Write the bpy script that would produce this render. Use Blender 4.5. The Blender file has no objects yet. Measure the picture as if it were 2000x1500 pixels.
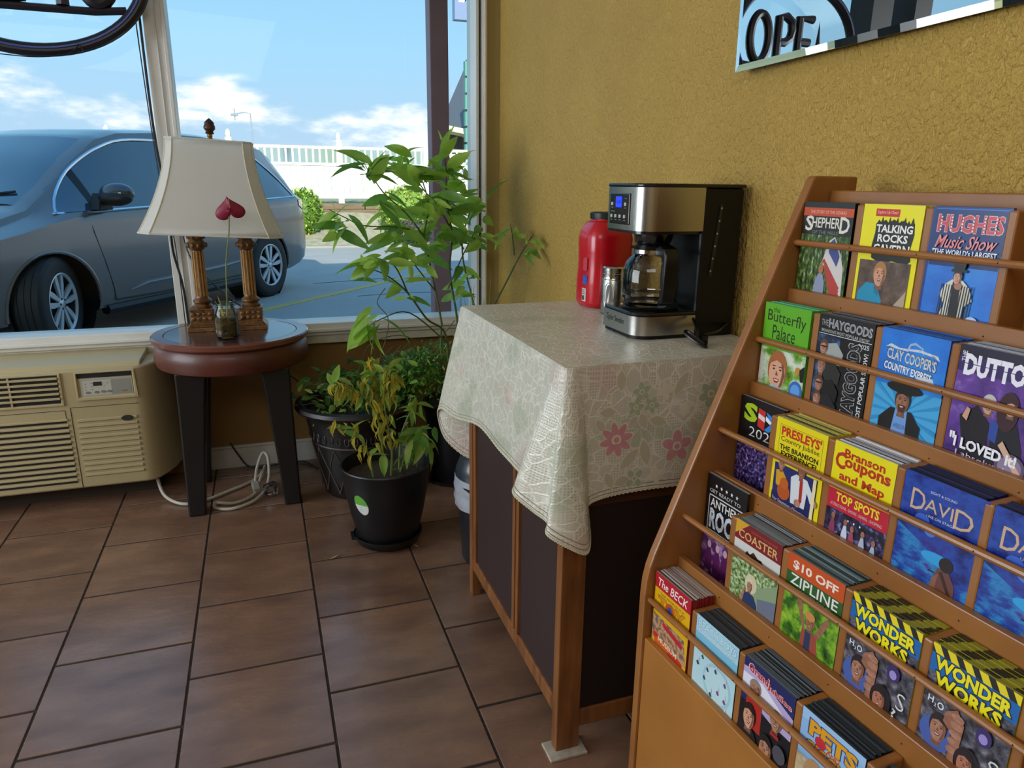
import bpy, bmesh, math, random
from mathutils import Vector, Matrix, noise
from math import pi, sin, cos, radians as R_
random.seed(7)
sc = bpy.context.scene
col = sc.collection

# ---------------------------------------------------------------- camera
cam_data = bpy.data.cameras.new('camera'); cam = bpy.data.objects.new('camera', cam_data); col.objects.link(cam)
yaw, pitch, roll = .3377, .2739, .0116
fw = Vector((sin(yaw)*cos(pitch), cos(yaw)*cos(pitch), -sin(pitch))); rt = Vector((cos(yaw), -sin(yaw), 0)); up = rt.cross(fw)
r2 = rt*cos(roll) + up*sin(roll); u2 = -rt*sin(roll) + up*cos(roll)
cam.matrix_world = Matrix(((r2.x, u2.x, -fw.x, 0), (r2.y, u2.y, -fw.y, 0), (r2.z, u2.z, -fw.z, 1.21), (0, 0, 0, 1)))
cam_data.sensor_width = 36; cam_data.lens = 36*1388.6/2000; cam_data.clip_start = .02; cam_data.clip_end = 500
sc.camera = cam

# ---------------------------------------------------------------- look
sc.view_settings.view_transform = 'Standard'; sc.view_settings.look = 'None'
sc.view_settings.gamma = 1; sc.view_settings.use_curve_mapping = False
sc.view_settings.exposure = 0.42

def lin(c):
    if isinstance(c, str):
        c = c.lstrip('#'); c = [int(c[i:i+2], 16)/255 for i in (0, 2, 4)]
    return tuple((x/12.92 if x <= .04045 else ((x+.055)/1.055)**2.4) for x in c)

# ---------------------------------------------------------------- world: blue sky with a low bank of clouds all round
w = bpy.data.worlds.new('sky'); sc.world = w; w.use_nodes = True
nt = w.node_tree; nt.nodes.clear(); N = nt.nodes.new; L = nt.links.new
geo = N('ShaderNodeTexCoord'); sep = N('ShaderNodeSeparateXYZ'); L(geo.outputs['Generated'], sep.inputs[0])
ramp = N('ShaderNodeValToRGB'); e = ramp.color_ramp.elements
e[0].position = 0.0; e[0].color = (*lin('#b9cbe6'), 1); e[1].position = 1.0; e[1].color = (*lin('#5a9be0'), 1)
for p_, c_ in ((.06, '#aecbe8'), (.16, '#a0cdf0'), (.30, '#8ac0ea'), (.55, '#7ab6ea')):
    k = e.new(p_); k.color = (*lin(c_), 1)
L(sep.outputs['Z'], ramp.inputs[0])
mp = N('ShaderNodeMapping'); mp.inputs['Scale'].default_value = (7.5, 7.5, 21); L(geo.outputs['Generated'], mp.inputs['Vector'])
nz = N('ShaderNodeTexNoise'); nz.inputs['Scale'].default_value = 1.0; nz.inputs['Detail'].default_value = 9; nz.inputs['Roughness'].default_value = .58
L(mp.outputs[0], nz.inputs['Vector'])
env = N('ShaderNodeValToRGB'); ee = env.color_ramp.elements   # how much cloud at each height
ee[0].position = 0.0; ee[0].color = (.50, .50, .50, 1); ee[1].position = 1.0; ee[1].color = (.30, .30, .30, 1)
for p_, v_ in ((.03, .58), (.075, .625), (.105, .53), (.13, .41), (.155, .33), (.3, .32)):
    k = ee.new(p_); k.color = (v_, v_, v_, 1)
L(sep.outputs['Z'], env.inputs[0])
add = N('ShaderNodeMath'); add.operation = 'ADD'; L(nz.outputs[0], add.inputs[0]); L(env.outputs[0], add.inputs[1])
mr = N('ShaderNodeMapRange'); mr.inputs['From Min'].default_value = 1.03; mr.inputs['From Max'].default_value = 1.17; L(add.outputs[0], mr.inputs['Value'])
cl = N('ShaderNodeValToRGB'); ce = cl.color_ramp.elements; ce[0].color = (*lin('#c9d8ee'), 1); ce[1].color = (*lin('#f7f8fb'), 1)
L(mr.outputs[0], cl.inputs[0])
mx = N('ShaderNodeMix'); mx.data_type = 'RGBA'; L(mr.outputs[0], mx.inputs[0]); L(ramp.outputs[0], mx.inputs[6]); L(cl.outputs[0], mx.inputs[7])
bg = N('ShaderNodeBackground'); bg.inputs['Strength'].default_value = 1.0; L(mx.outputs[2], bg.inputs['Color'])
wo = N('ShaderNodeOutputWorld'); L(bg.outputs[0], wo.inputs['Surface'])

# ---------------------------------------------------------------- lights
sl = bpy.data.lights.new('sun', 'SUN'); sl.energy = 4.6; sl.angle = R_(.6); sl.color = (1, .96, .88)
sun = bpy.data.objects.new('sun', sl); col.objects.link(sun)
sun.rotation_euler = Vector((.22, 1.0, -.49)).to_track_quat('-Z', 'Y').to_euler()
def area(name, loc, aim, sx, sy, power, color):
    a = bpy.data.lights.new(name, 'AREA'); a.shape = 'RECTANGLE'; a.size = sx; a.size_y = sy; a.energy = power; a.color = color
    o = bpy.data.objects.new(name, a); col.objects.link(o); o.location = loc
    o.rotation_euler = (Vector(aim)-Vector(loc)).to_track_quat('-Z', 'Y').to_euler(); return o
# daylight through the storefront on the left side, and an unseen fill light added overhead to brighten the room
area('daylight_left_window', (-3.45, 1.7, 1.5), (0, 1.5, 1.0), 2.4, 1.7, 80, (.84, .92, 1.0))
area('overhead_fill_light', (-.8, -1.0, 2.56), (-.5, .3, 0), 2.2, 1.6, 32, (.98, .98, 1.0))

# ---------------------------------------------------------------- materials
_M = {}
def mat(name, c='#808080', rough=.5, metal=0, noise_=None, bump=None, coat=0, c2=None, spec=.5, emit=None, objvar=0, stretch=None, sheen=0, rvar=0):
    """noise_=(scale, amount) mixes c with c2; bump=(scale, strength, distance)"""
    if name in _M: return _M[name]
    m = bpy.data.materials.new(name); m.use_nodes = True; _M[name] = m
    t = m.node_tree; b = t.nodes['Principled BSDF']; b.inputs['Base Color'].default_value = (*lin(c), 1)
    b.inputs['Roughness'].default_value = rough; b.inputs['Metallic'].default_value = metal; b.inputs['Specular IOR Level'].default_value = spec
    b.inputs['Coat Weight'].default_value = coat; b.inputs['Coat Roughness'].default_value = .08
    m.diffuse_color = (*lin(c), 1)
    if emit: b.inputs['Emission Color'].default_value = (*lin(emit[0]), 1); b.inputs['Emission Strength'].default_value = emit[1]
    vec = None
    if noise_ or bump or objvar:
        tc = t.nodes.new('ShaderNodeTexCoord'); vec = tc.outputs['Object']
        if stretch:
            mp = t.nodes.new('ShaderNodeMapping'); mp.inputs['Scale'].default_value = stretch; t.links.new(vec, mp.inputs[0]); vec = mp.outputs[0]
    colsock = None
    if noise_:
        n = t.nodes.new('ShaderNodeTexNoise'); n.inputs['Scale'].default_value = noise_[0]; n.inputs['Detail'].default_value = 5; t.links.new(vec, n.inputs['Vector'])
        if objvar:
            oi = t.nodes.new('ShaderNodeObjectInfo'); vm = t.nodes.new('ShaderNodeVectorMath'); vm.operation = 'ADD'
            sc_ = t.nodes.new('ShaderNodeVectorMath'); sc_.operation = 'SCALE'; sc_.inputs['Scale'].default_value = 37
            cb = t.nodes.new('ShaderNodeCombineXYZ'); [t.links.new(oi.outputs['Random'], cb.inputs[i]) for i in range(3)]
            t.links.new(cb.outputs[0], sc_.inputs[0]); t.links.new(sc_.outputs[0], vm.inputs[0]); t.links.new(vec, vm.inputs[1]); t.links.new(vm.outputs[0], n.inputs['Vector'])
        rm = t.nodes.new('ShaderNodeMapRange'); rm.inputs['From Min'].default_value = .3; rm.inputs['From Max'].default_value = .7
        rm.inputs['To Max'].default_value = noise_[1]; t.links.new(n.outputs[0], rm.inputs['Value'])
        mixn = t.nodes.new('ShaderNodeMix'); mixn.data_type = 'RGBA'; t.links.new(rm.outputs[0], mixn.inputs[0])
        mixn.inputs[6].default_value = (*lin(c), 1); mixn.inputs[7].default_value = (*lin(c2 or '#000000'), 1); colsock = mixn.outputs[2]
        if rvar:
            rr = t.nodes.new('ShaderNodeMapRange'); rr.inputs['From Min'].default_value = .3; rr.inputs['From Max'].default_value = .7
            rr.inputs['To Min'].default_value = rough-rvar; rr.inputs['To Max'].default_value = rough+rvar; t.links.new(n.outputs[0], rr.inputs['Value']); t.links.new(rr.outputs[0], b.inputs['Roughness'])
    if objvar:
        oi2 = t.nodes.new('ShaderNodeObjectInfo'); hs = t.nodes.new('ShaderNodeHueSaturation')
        mv = t.nodes.new('ShaderNodeMapRange'); mv.inputs['To Min'].default_value = 1-objvar; mv.inputs['To Max'].default_value = 1+objvar
        t.links.new(oi2.outputs['Random'], mv.inputs['Value']); t.links.new(mv.outputs[0], hs.inputs['Value'])
        if colsock: t.links.new(colsock, hs.inputs['Color'])
        else: hs.inputs['Color'].default_value = (*lin(c), 1)
        colsock = hs.outputs[0]
    if colsock: t.links.new(colsock, b.inputs['Base Color'])
    if bump:
        nb = t.nodes.new('ShaderNodeTexNoise'); nb.inputs['Scale'].default_value = bump[0]; nb.inputs['Detail'].default_value = 4; t.links.new(vec, nb.inputs['Vector'])
        bp = t.nodes.new('ShaderNodeBump'); bp.inputs['Strength'].default_value = bump[1]; bp.inputs['Distance'].default_value = bump[2] if len(bump) > 2 else .002
        t.links.new(nb.outputs[0], bp.inputs['Height']); t.links.new(bp.outputs[0], b.inputs['Normal'])
    return m
def glass(name, tint='#ffffff', refl=1.0, rough=0.0, trans=1.0, ior=1.45):
    """thin pane: clear, with real fresnel reflection"""
    if name in _M: return _M[name]
    m = bpy.data.materials.new(name); m.use_nodes = True; _M[name] = m; t = m.node_tree; t.nodes.clear()
    o = t.nodes.new('ShaderNodeOutputMaterial'); tr = t.nodes.new('ShaderNodeBsdfTransparent'); tr.inputs[0].default_value = (*lin(tint), 1)
    gl = t.nodes.new('ShaderNodeBsdfGlossy'); gl.inputs['Roughness'].default_value = rough; fr = t.nodes.new('ShaderNodeFresnel'); fr.inputs[0].default_value = ior
    mu = t.nodes.new('ShaderNodeMath'); mu.operation = 'MULTIPLY'; mu.inputs[1].default_value = refl; t.links.new(fr.outputs[0], mu.inputs[0])
    mx = t.nodes.new('ShaderNodeMixShader'); t.links.new(mu.outputs[0], mx.inputs[0]); t.links.new(tr.outputs[0], mx.inputs[1]); t.links.new(gl.outputs[0], mx.inputs[2]); t.links.new(mx.outputs[0], o.inputs[0])
    return m
def picture(name, cols, scale, stretch=(1, 1, 1), detail=6, rough=.3, rgh=.6):
    """printed photograph texture: noise through a ramp of colours"""
    if name in _M: return _M[name]
    m = bpy.data.materials.new(name); m.use_nodes = True; _M[name] = m; t = m.node_tree; b = t.nodes['Principled BSDF']; b.inputs['Roughness'].default_value = rough
    tc = t.nodes.new('ShaderNodeTexCoord'); mp = t.nodes.new('ShaderNodeMapping'); mp.inputs['Scale'].default_value = stretch; mp.inputs['Location'].default_value = (len(name)*.37, .2, .1)
    n = t.nodes.new('ShaderNodeTexNoise'); n.inputs['Scale'].default_value = scale; n.inputs['Detail'].default_value = detail; n.inputs['Roughness'].default_value = rgh
    r = t.nodes.new('ShaderNodeValToRGB'); els = r.color_ramp.elements
    k = len(cols)
    els[0].position = .32; els[0].color = (*lin(cols[0]), 1); els[1].position = .68; els[1].color = (*lin(cols[-1]), 1)
    for i in range(1, k-1): q = els.new(.32+.36*i/(k-1)); q.color = (*lin(cols[i]), 1)
    t.links.new(tc.outputs['Object'], mp.inputs[0]); t.links.new(mp.outputs[0], n.inputs['Vector']); t.links.new(n.outputs[0], r.inputs[0]); t.links.new(r.outputs[0], b.inputs['Base Color'])
    return m
def ink(c, rough=.3): return mat('ink_'+c.lstrip('#'), c, rough)

# ---------------------------------------------------------------- mesh helpers
class MB:
    def __init__(s): s.bm = bmesh.new(); s.mi = 0
    def face(s, pts, mi=None):
        try:
            f = s.bm.faces.new([s.bm.verts.new(p) for p in pts]); f.material_index = s.mi if mi is None else mi; return f
        except ValueError: return None
    def box(s, x0, x1, y0, y1, z0, z1, mi=None, mtx=None):
        P = [(x, y, z) for x in (x0, x1) for y in (y0, y1) for z in (z0, z1)]
        if mtx: P = [mtx @ Vector(p) for p in P]
        v = [s.bm.verts.new(p) for p in P]
        for q in ((0, 1, 3, 2), (4, 6, 7, 5), (0, 4, 5, 1), (2, 3, 7, 6), (0, 2, 6, 4), (1, 5, 7, 3)):
            f = s.bm.faces.new([v[i] for i in q]); f.material_index = s.mi if mi is None else mi
        return s
    def grid(s, rows, mi=None, close_u=False, uv=None):
        """rows: list of equal-length lists of points"""
        V = [[s.bm.verts.new(p) for p in r] for r in rows]
        n = len(V[0])
        lay = s.bm.loops.layers.uv.verify() if uv else None
        for i in range(len(V)-1):
            for j in range(n if close_u else n-1):
                j2 = (j+1) % n
                try: f = s.bm.faces.new((V[i][j], V[i][j2], V[i+1][j2], V[i+1][j])); f.material_index = s.mi if mi is None else mi
                except ValueError: continue
                if uv:
                    for lp, (a, b) in zip(f.loops, ((i, j), (i, j2), (i+1, j2), (i+1, j))): lp[lay].uv = uv[a][b]
        return V
    def cap(s, ring, mi=None):
        try: f = s.bm.faces.new(ring); f.material_index = s.mi if mi is None else mi
        except ValueError: pass
    def tube(s, pts, r, n=8, mi=None, closed=False, caps=True, flat=1.0):
        pts = [Vector(p) for p in pts]; m = len(pts); rr = r if isinstance(r, (list, tuple)) else [r]*m
        rings = []; prev = None
        for i, p in enumerate(pts):
            a = pts[(i-1) % m] if (i > 0 or closed) else p; b = pts[(i+1) % m] if (i < m-1 or closed) else p
            d = (b-a); d = d.normalized() if d.length > 1e-9 else Vector((0, 0, 1))
            if prev is None:
                u = d.cross(Vector((0, 0, 1))); u = u if u.length > .1 else d.cross(Vector((0, 1, 0))); u.normalize()
            else:
                u = prev - d*prev.dot(d); u.normalize()
            prev = u; v = d.cross(u)
            rings.append([p + (u*cos(2*pi*k/n) + v*sin(2*pi*k/n)*flat)*rr[i] for k in range(n)])
        if closed: rings.append(rings[0])
        V = s.grid(rings, mi, close_u=True)
        if caps and not closed: s.cap(V[0][::-1], mi); s.cap(V[-1], mi)
        return s
    def lathe(s, prof, n=32, c=(0, 0, 0), mi=None, caps=True, sx=1, sy=1, power=2):
        rows = []
        for r, z in prof:
            row = []
            for k in range(n):
                a = 2*pi*k/n; ca, sa = cos(a), sin(a)
                if power != 2:
                    f = (abs(ca)**power+abs(sa)**power)**(-1/power); ca, sa = ca*f, sa*f
                row.append((c[0]+r*ca*sx, c[1]+r*sa*sy, c[2]+z))
            rows.append(row)
        V = s.grid(rows, mi, close_u=True)
        if caps:
            if prof[0][0] > 1e-5: s.cap(V[0][::-1], mi)
            if prof[-1][0] > 1e-5: s.cap(V[-1], mi)
        return s
    def prism(s, poly, axis, a, b, mi=None):
        def P(p, t): return {'x': (t, p[0], p[1]), 'y': (p[0], t, p[1]), 'z': (p[0], p[1], t)}[axis]
        A = [s.bm.verts.new(P(p, a)) for p in poly]; B = [s.bm.verts.new(P(p, b)) for p in poly]; n = len(poly)
        s.cap(A[::-1], mi); s.cap(B, mi)
        for i in range(n): s.cap((A[i], A[(i+1) % n], B[(i+1) % n], B[i]), mi)
        return s
    def ball(s, c, r, n=12, m=8, mi=None):
        r = r if isinstance(r, (tuple, list)) else (r, r, r)
        prof = [(sin(pi*i/m), -cos(pi*i/m)) for i in range(m+1)]; rows = []
        for q, z in prof: rows.append([(c[0]+r[0]*max(q, 1e-4)*cos(2*pi*k/n), c[1]+r[1]*max(q, 1e-4)*sin(2*pi*k/n), c[2]+r[2]*z) for k in range(n)])
        s.grid(rows, mi, close_u=True); return s
    def xf(s, M):
        bmesh.ops.transform(s.bm, matrix=M, verts=s.bm.verts); return s
    def mesh(s, name, mats, smooth=35, recalc=True):
        if recalc: bmesh.ops.remove_doubles(s.bm, verts=s.bm.verts, dist=1e-6); bmesh.ops.recalc_face_normals(s.bm, faces=s.bm.faces)
        me = bpy.data.meshes.new(name); s.bm.to_mesh(me); s.bm.free()
        for m in (mats if isinstance(mats, (list, tuple)) else [mats]): me.materials.append(m)
        if smooth:
            me.polygons.foreach_set('use_smooth', [True]*len(me.polygons)); me.set_sharp_from_angle(angle=R_(smooth))
        return me
    def build(s, name, mats, parent=None, smooth=35, bevel=0, recalc=True, loc=None):
        me = s.mesh(name, mats, smooth, recalc); return inst(name, me, parent, bevel, loc)
def inst(name, me, parent=None, bevel=0, loc=None, rot=None, scale=None):
    o = bpy.data.objects.new(name, me); col.objects.link(o); o.parent = parent
    if loc is not None: o.location = loc
    if rot is not None: o.rotation_euler = rot
    if scale is not None: o.scale = scale
    if bevel:
        b = o.modifiers.new('bevel', 'BEVEL'); b.width = bevel; b.segments = 2; b.limit_method = 'ANGLE'; b.angle_limit = R_(40)
    return o
def tag(o, label=None, cat=None, group=None, kind=None):
    if label: o['label'] = label
    if cat: o['category'] = cat
    if group: o['group'] = group
    if kind: o['kind'] = kind
    return o
def thing(name, label, cat, loc=(0, 0, 0), rz=0, group=None):
    o = bpy.data.objects.new(name, None); col.objects.link(o); o.location = loc; o.rotation_euler = (0, 0, rz); o.empty_display_size = .05
    return tag(o, label, cat, group)
def struct(o): o['kind'] = 'structure'; return o
def catmull(P, k=6, closed=False):
    P = [Vector(p) for p in P]; n = len(P); out = []
    rng = range(n if closed else n-1)
    for i in rng:
        p0 = P[(i-1) % n] if (closed or i > 0) else P[0]; p1 = P[i]; p2 = P[(i+1) % n]; p3 = P[(i+2) % n] if (closed or i+2 < n) else P[-1]
        for j in range(k):
            t = j/k; out.append(.5*((2*p1)+(-p0+p2)*t+(2*p0-5*p1+4*p2-p3)*t*t+(-p0+3*p1-3*p2+p3)*t**3))
    if not closed: out.append(P[-1])
    return out
def text_mesh(s, bold=0, shear=0):
    cu = bpy.data.curves.new('t', 'FONT'); cu.body = s; cu.resolution_u = 2; cu.offset = bold; cu.shear = shear; cu.fill_mode = 'FRONT'
    o = bpy.data.objects.new('t', cu); col.objects.link(o)
    dg = bpy.context.evaluated_depsgraph_get(); me = bpy.data.meshes.new_from_object(o.evaluated_get(dg))
    V = [tuple(v.co) for v in me.vertices]; F = [tuple(p.vertices) for p in me.polygons]
    bpy.data.objects.remove(o); bpy.data.meshes.remove(me); bpy.data.curves.remove(cu)
    return V, F
_T = {}
def put_text(mb, s, x0, y0, x1, y1, place, mi=None, bold=0.012, shear=0, rot=0, grow=0):
    """fit the text into the box; place((x,y)) gives the 3D point"""
    key = (s, bold, shear)
    if key not in _T: _T[key] = text_mesh(s, bold, shear)
    V, F = _T[key]
    if not V: return
    a0 = min(v[0] for v in V); a1 = max(v[0] for v in V); b0 = min(v[1] for v in V); b1 = max(v[1] for v in V)
    x0, y0, x1, y1 = x0-grow, y0-grow*.44, x1+grow, y1+grow*.44
    vs = []
    for v in V:
        s_, t_ = (v[0]-a0)/(a1-a0), (v[1]-b0)/(b1-b0)
        if rot: s_, t_ = 1-t_, s_
        vs.append(mb.bm.verts.new(place((x0+(x1-x0)*s_, y0+(y1-y0)*t_))))
    for f in F:
        try: q = mb.bm.faces.new([vs[i] for i in f]); q.material_index = mb.mi if mi is None else mi
        except ValueError: pass
# ================================================================ the room shell
M_wall = mat('yellow_stucco', '#cba54f', .62, noise_=(3.5, .5), c2='#b59142', bump=(30, .0))
def stucco():
    m = M_wall; t = m.node_tree; b = t.nodes['Principled BSDF']; tc = [n for n in t.nodes if n.type == 'TEX_COORD'][0]
    mp = t.nodes.new('ShaderNodeMapping'); mp.inputs['Scale'].default_value = (1, 1, .7); t.links.new(tc.outputs['Object'], mp.inputs[0])
    a = t.nodes.new('ShaderNodeTexNoise'); a.inputs['Scale'].default_value = 125; a.inputs['Detail'].default_value = 3; a.inputs['Distortion'].default_value = .1
    r = t.nodes.new('ShaderNodeValToRGB'); r.color_ramp.elements[0].position = .36; r.color_ramp.elements[1].position = .66
    f = t.nodes.new('ShaderNodeTexNoise'); f.inputs['Scale'].default_value = 420; f.inputs['Detail'].default_value = 3
    t.links.new(mp.outputs[0], a.inputs[0]); t.links.new(mp.outputs[0], f.inputs[0]); t.links.new(a.outputs[0], r.inputs[0])
    ad = t.nodes.new('ShaderNodeMath'); ad.operation = 'MULTIPLY_ADD'; ad.inputs[1].default_value = .5; t.links.new(f.outputs[0], ad.inputs[0]); t.links.new(r.outputs[0], ad.inputs[2])
    bp = t.nodes.new('ShaderNodeBump'); bp.inputs['Strength'].default_value = .9; bp.inputs['Distance'].default_value = .0065
    t.links.new(ad.outputs[0], bp.inputs['Height']); t.links.new(bp.outputs[0], b.inputs['Normal'])
stucco()
M_ceil = mat('ceiling_white', '#d8d2c4', .8, bump=(60, .3, .003))
M_plain = mat('back_wall_paint', '#a98745', .7, bump=(60, .3, .002))
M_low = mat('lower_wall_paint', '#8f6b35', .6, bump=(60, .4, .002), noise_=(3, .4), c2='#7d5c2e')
M_white = mat('white_vinyl', '#d9d8d2', .35, noise_=(8, .35), c2='#c5c2b6')
M_white2 = mat('window_sill_paint', '#d3cfc0', .45, noise_=(30, .5), c2='#b9b4a2', bump=(120, .15, .001))
M_base = mat('baseboard_white', '#c9c6bd', .5, noise_=(14, .5), c2='#aaa69a')
M_grout = mat('dark_grout', '#1d1714', .9, noise_=(30, .5), c2='#3b312a')

# floor: a grout bed and one object for each tile
A = .3307; X0 = -.918; Y0 = 2.688; ST = .16265; g = .0030
fl = MB().box(-3.6, 1.15, -2.2, 3.3, -.12, -.0022).build('floor', M_grout); struct(fl)
M_tile = mat('brown_slate_tile', '#85644f', .30, noise_=(5.5, .75), c2='#583f33', objvar=.10, bump=(14, .35, .006), stretch=(1.0, 2.4, 1), rvar=.07)
M_tile.node_tree.nodes['Principled BSDF'].inputs['Coat Weight'].default_value = .55; M_tile.node_tree.nodes['Principled BSDF'].inputs['Coat Roughness'].default_value = .24
tb = MB(); h = A/2-g
tb.box(-h, h, -h+.0012, h-.0012, -.008, 0)
tme = tb.mesh('tile', M_tile, smooth=0)
for c_ in range(-6, 7):
    for i in range(-3, 12):
        xc = X0+A*(c_+.5); yc = Y0-ST*c_-A*(i+.5)
        if yc > 3.15+h or yc < -.6 or xc > 1.02+h or xc < -2.3: continue
        if c_ < -1 and yc < .3: continue
        inst('tile', tme, fl, bevel=.0016, loc=(xc, yc, 0), rot=(random.gauss(0, .0006), random.gauss(0, .0006), 0))

struct(MB().box(1.02, 1.2, -2.2, 3.3, -.02, 2.62).build('wall_right', M_wall, smooth=0))
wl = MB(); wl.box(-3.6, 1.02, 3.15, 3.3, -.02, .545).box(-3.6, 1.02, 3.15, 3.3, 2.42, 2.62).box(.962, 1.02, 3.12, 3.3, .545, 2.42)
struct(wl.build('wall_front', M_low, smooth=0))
wl = MB(); wl.box(-3.75, -3.6, -2.2, 3.3, -.02, .62).box(-3.75, -3.6, -2.2, 3.3, 2.35, 2.62).box(-3.75, -3.6, 2.95, 3.3, .62, 2.35).box(-3.75, -3.6, -2.2, .4, .62, 2.35)
struct(wl.build('wall_left', M_plain, smooth=0))
struct(MB().box(-3.75, 1.2, -2.35, -2.2, -.02, 2.62).build('wall_back', M_plain, smooth=0))
struct(MB().box(-3.75, 1.2, -2.35, 3.3, 2.62, 2.75).build('ceiling', M_ceil, smooth=0))
struct(MB().box(-.36, 1.02, 3.135, 3.15, 0, .088).box(-.36, 1.02, 3.139, 3.15, .088, .1).build('baseboard_front', M_base, smooth=0, bevel=.002))
struct(MB().box(1.006, 1.02, -2.2, 3.15, 0, .1).build('baseboard_right', M_base, smooth=0, bevel=.002))

# the front windows: white frames, clear panes
G = glass('window_glass', '#f6faf8', .22)
def front_window(n, x0, x1, bars=()):
    f = MB(); yf = 3.10; yb = 3.24
    f.box(x0, x1, yf, yb, .575, .628)                      # bottom rail
    f.box(x0, x1, 3.085, yf, .592, .606)                   # bead
    f.box(x0, x1, yf, yb, 2.36, 2.42)
    o = f.build(f'window_{n}', M_white, smooth=0, bevel=.003); struct(o)
    p = MB().box(x0, x1, 3.186, 3.19, .62, 2.37).build('glass_pane', G, o, smooth=0)
    return o
w1 = front_window(1, -3.6, -.336); w2 = front_window(2, -.262, .912)
# mullion between the panes, with its inner channel
f = MB(); f.box(-.338, -.262, 3.115, 3.24, .575, 2.42).box(-.300, -.296, 3.108, 3.115, .628, 2.42).box(-.276, -.262, 3.10, 3.115, .628, 2.42)
struct(f.build('trim_1', M_white, smooth=0, bevel=.002))
f = MB(); f.box(.912, .925, 3.10, 3.24, .575, 2.42); f.box(.938, .962, 3.10, 3.24, .575, 2.42); f.box(.945, .955, 3.088, 3.10, .6, 2.42)
jm = struct(f.build('trim_2', M_white, smooth=0, bevel=.002))
struct(MB().box(.925, .938, 3.13, 3.24, .575, 2.42).build('trim_3', mat('frame_channel_grey', '#5e6a74', .5), smooth=0))
struct(MB().box(.962, 1.0195, 3.112, 3.12, .0, 2.6).build('trim_4', mat('corner_jamb_olive', '#a3925e', .6, bump=(80, .3, .001)), smooth=0))
struct(MB().box(-3.6, .962, 3.112, 3.15, .538, .575).build('trim_5', M_white2, smooth=0, bevel=.002))
# storefront mullions and door rails further along, seen only in the mirror
f = MB(); f.box(-1.34, -1.20, 3.09, 3.24, .575, 2.42).box(-1.62, -1.50, 3.09, 3.24, .575, 2.42).box(-2.6, -2.5, 3.09, 3.24, .575, 2.42)
struct(f.build('trim_6', mat('dark_bronze_frame', '#2a2623', .5), smooth=0))
o3 = struct(MB().box(-3.7, -3.64, .4, 2.95, .62, .68).box(-3.7, -3.64, .4, 2.95, 2.29, 2.35).box(-3.7, -3.64, 1.64, 1.71, .68, 2.29).build('window_3', M_white, smooth=0))
MB().box(-3.675, -3.67, .4, 2.95, .66, 2.3).build('glass_pane', G, o3, smooth=0)

# ================================================================ outside
M_asph = mat('asphalt', '#b4ada4', .85, noise_=(1.3, .6), c2='#9c9893', bump=(180, .5, .004))
struct(MB().box(-30, 30, 3.3, 14.6, -.2, -.04).build('parking_lot', M_asph, smooth=0))
# canopy over the walk, its posts carry it; it throws the shade over the parking bay
struct(MB().box(.7, 14, 3.3, 5.35, 2.80, 2.98).box(.7, 14, 5.3, 5.38, 2.76, 3.0).build('canopy_roof', mat('canopy_soffit', '#b9b2a8', .7), smooth=0))
struct(MB().box(-12, 14, -8, 3.3, 2.75, 4.1).build('building_roof', mat('building_parapet_cream', '#c9bfa8', .8), smooth=0))
struct(MB().box(1.2, 14, -8, 3.3, -.1, 2.75).build('building_wing', M_plain, smooth=0))
M_post = mat('maroon_post_paint', '#b08489', .55, noise_=(6, .4), c2='#9c7277')
pt = thing('canopy_post', 'square maroon canopy post outside the window, behind the tall plant', 'post', (1.252, 5.2, -.04))
MB().box(-.064, .064, -.064, .064, 0, 2.84).build('shaft', M_post, pt, smooth=0, bevel=.006)
MB().box(-.1, .1, -.1, .1, 0, .02).build('base_plate', M_post, pt, smooth=0)
# curb, gravel bank, timber edging
struct(MB().box(-30, 30, 14.6, 14.8, -.2, .0).build('curb', mat('curb_concrete', '#a59f92', .8, noise_=(5, .5), c2='#8a8478'), smooth=0, bevel=.02))
gb = MB(); rows = []
for j in range(10):
    t = j/9; y = 14.8+1.9*t
    rows.append([(x*.5, y, -.03+.58*t**1.1+noise.noise(Vector((x*.4, y, 0)))*.05) for x in range(-24, 44)])
gb.grid(rows)
gravel = gb.build('gravel_bank', mat('pale_gravel', '#c9bd9f', .9, noise_=(9, .9), c2='#a39a80', bump=(60, 1, .03))); struct(gravel)
bed = thing('timber_edging', 'low timber retaining edge under the white fence', 'edging', (0, 16.75, .5))
for k, z in enumerate((0, .13)):
    for i in range(-4, 9):
        bx = MB().box(-1.19, 1.19, -.08, .08, 0, .125).build('timber', mat('weathered_timber', '#8a7358', .8, noise_=(7, .7), c2='#5f5040', stretch=(.3, 3, 3)), bed, smooth=0, bevel=.01)
        bx.location = (i*2.4+k*1.1, 0, z)
struct(MB().box(-30, 30, 16.83, 60, .3, .74).build('far_ground', mat('dry_grass', '#b3a57c', .9, noise_=(.6, .8), c2='#8d9160'), smooth=0))
# far ridge
rd = MB(); rows = [[], []]
for i in range(-60, 90):
    x = i*1.6; hgt = 5.9+.5*noise.noise(Vector((x*.03, 0, 0)))+.25*noise.noise(Vector((x*.2, 3, 0)))
    rows[0].append((x, 110, -.5)); rows[1].append((x, 112, hgt))
rd.grid(rows); rd.grid([rows[1], [(p[0], 140, p[2]-.3) for p in rows[1]]])
struct(rd.build('far_ridge', mat('hazy_ridge', '#7f8f7a', .95, noise_=(.15, .8), c2='#8d9aa0')))

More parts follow.
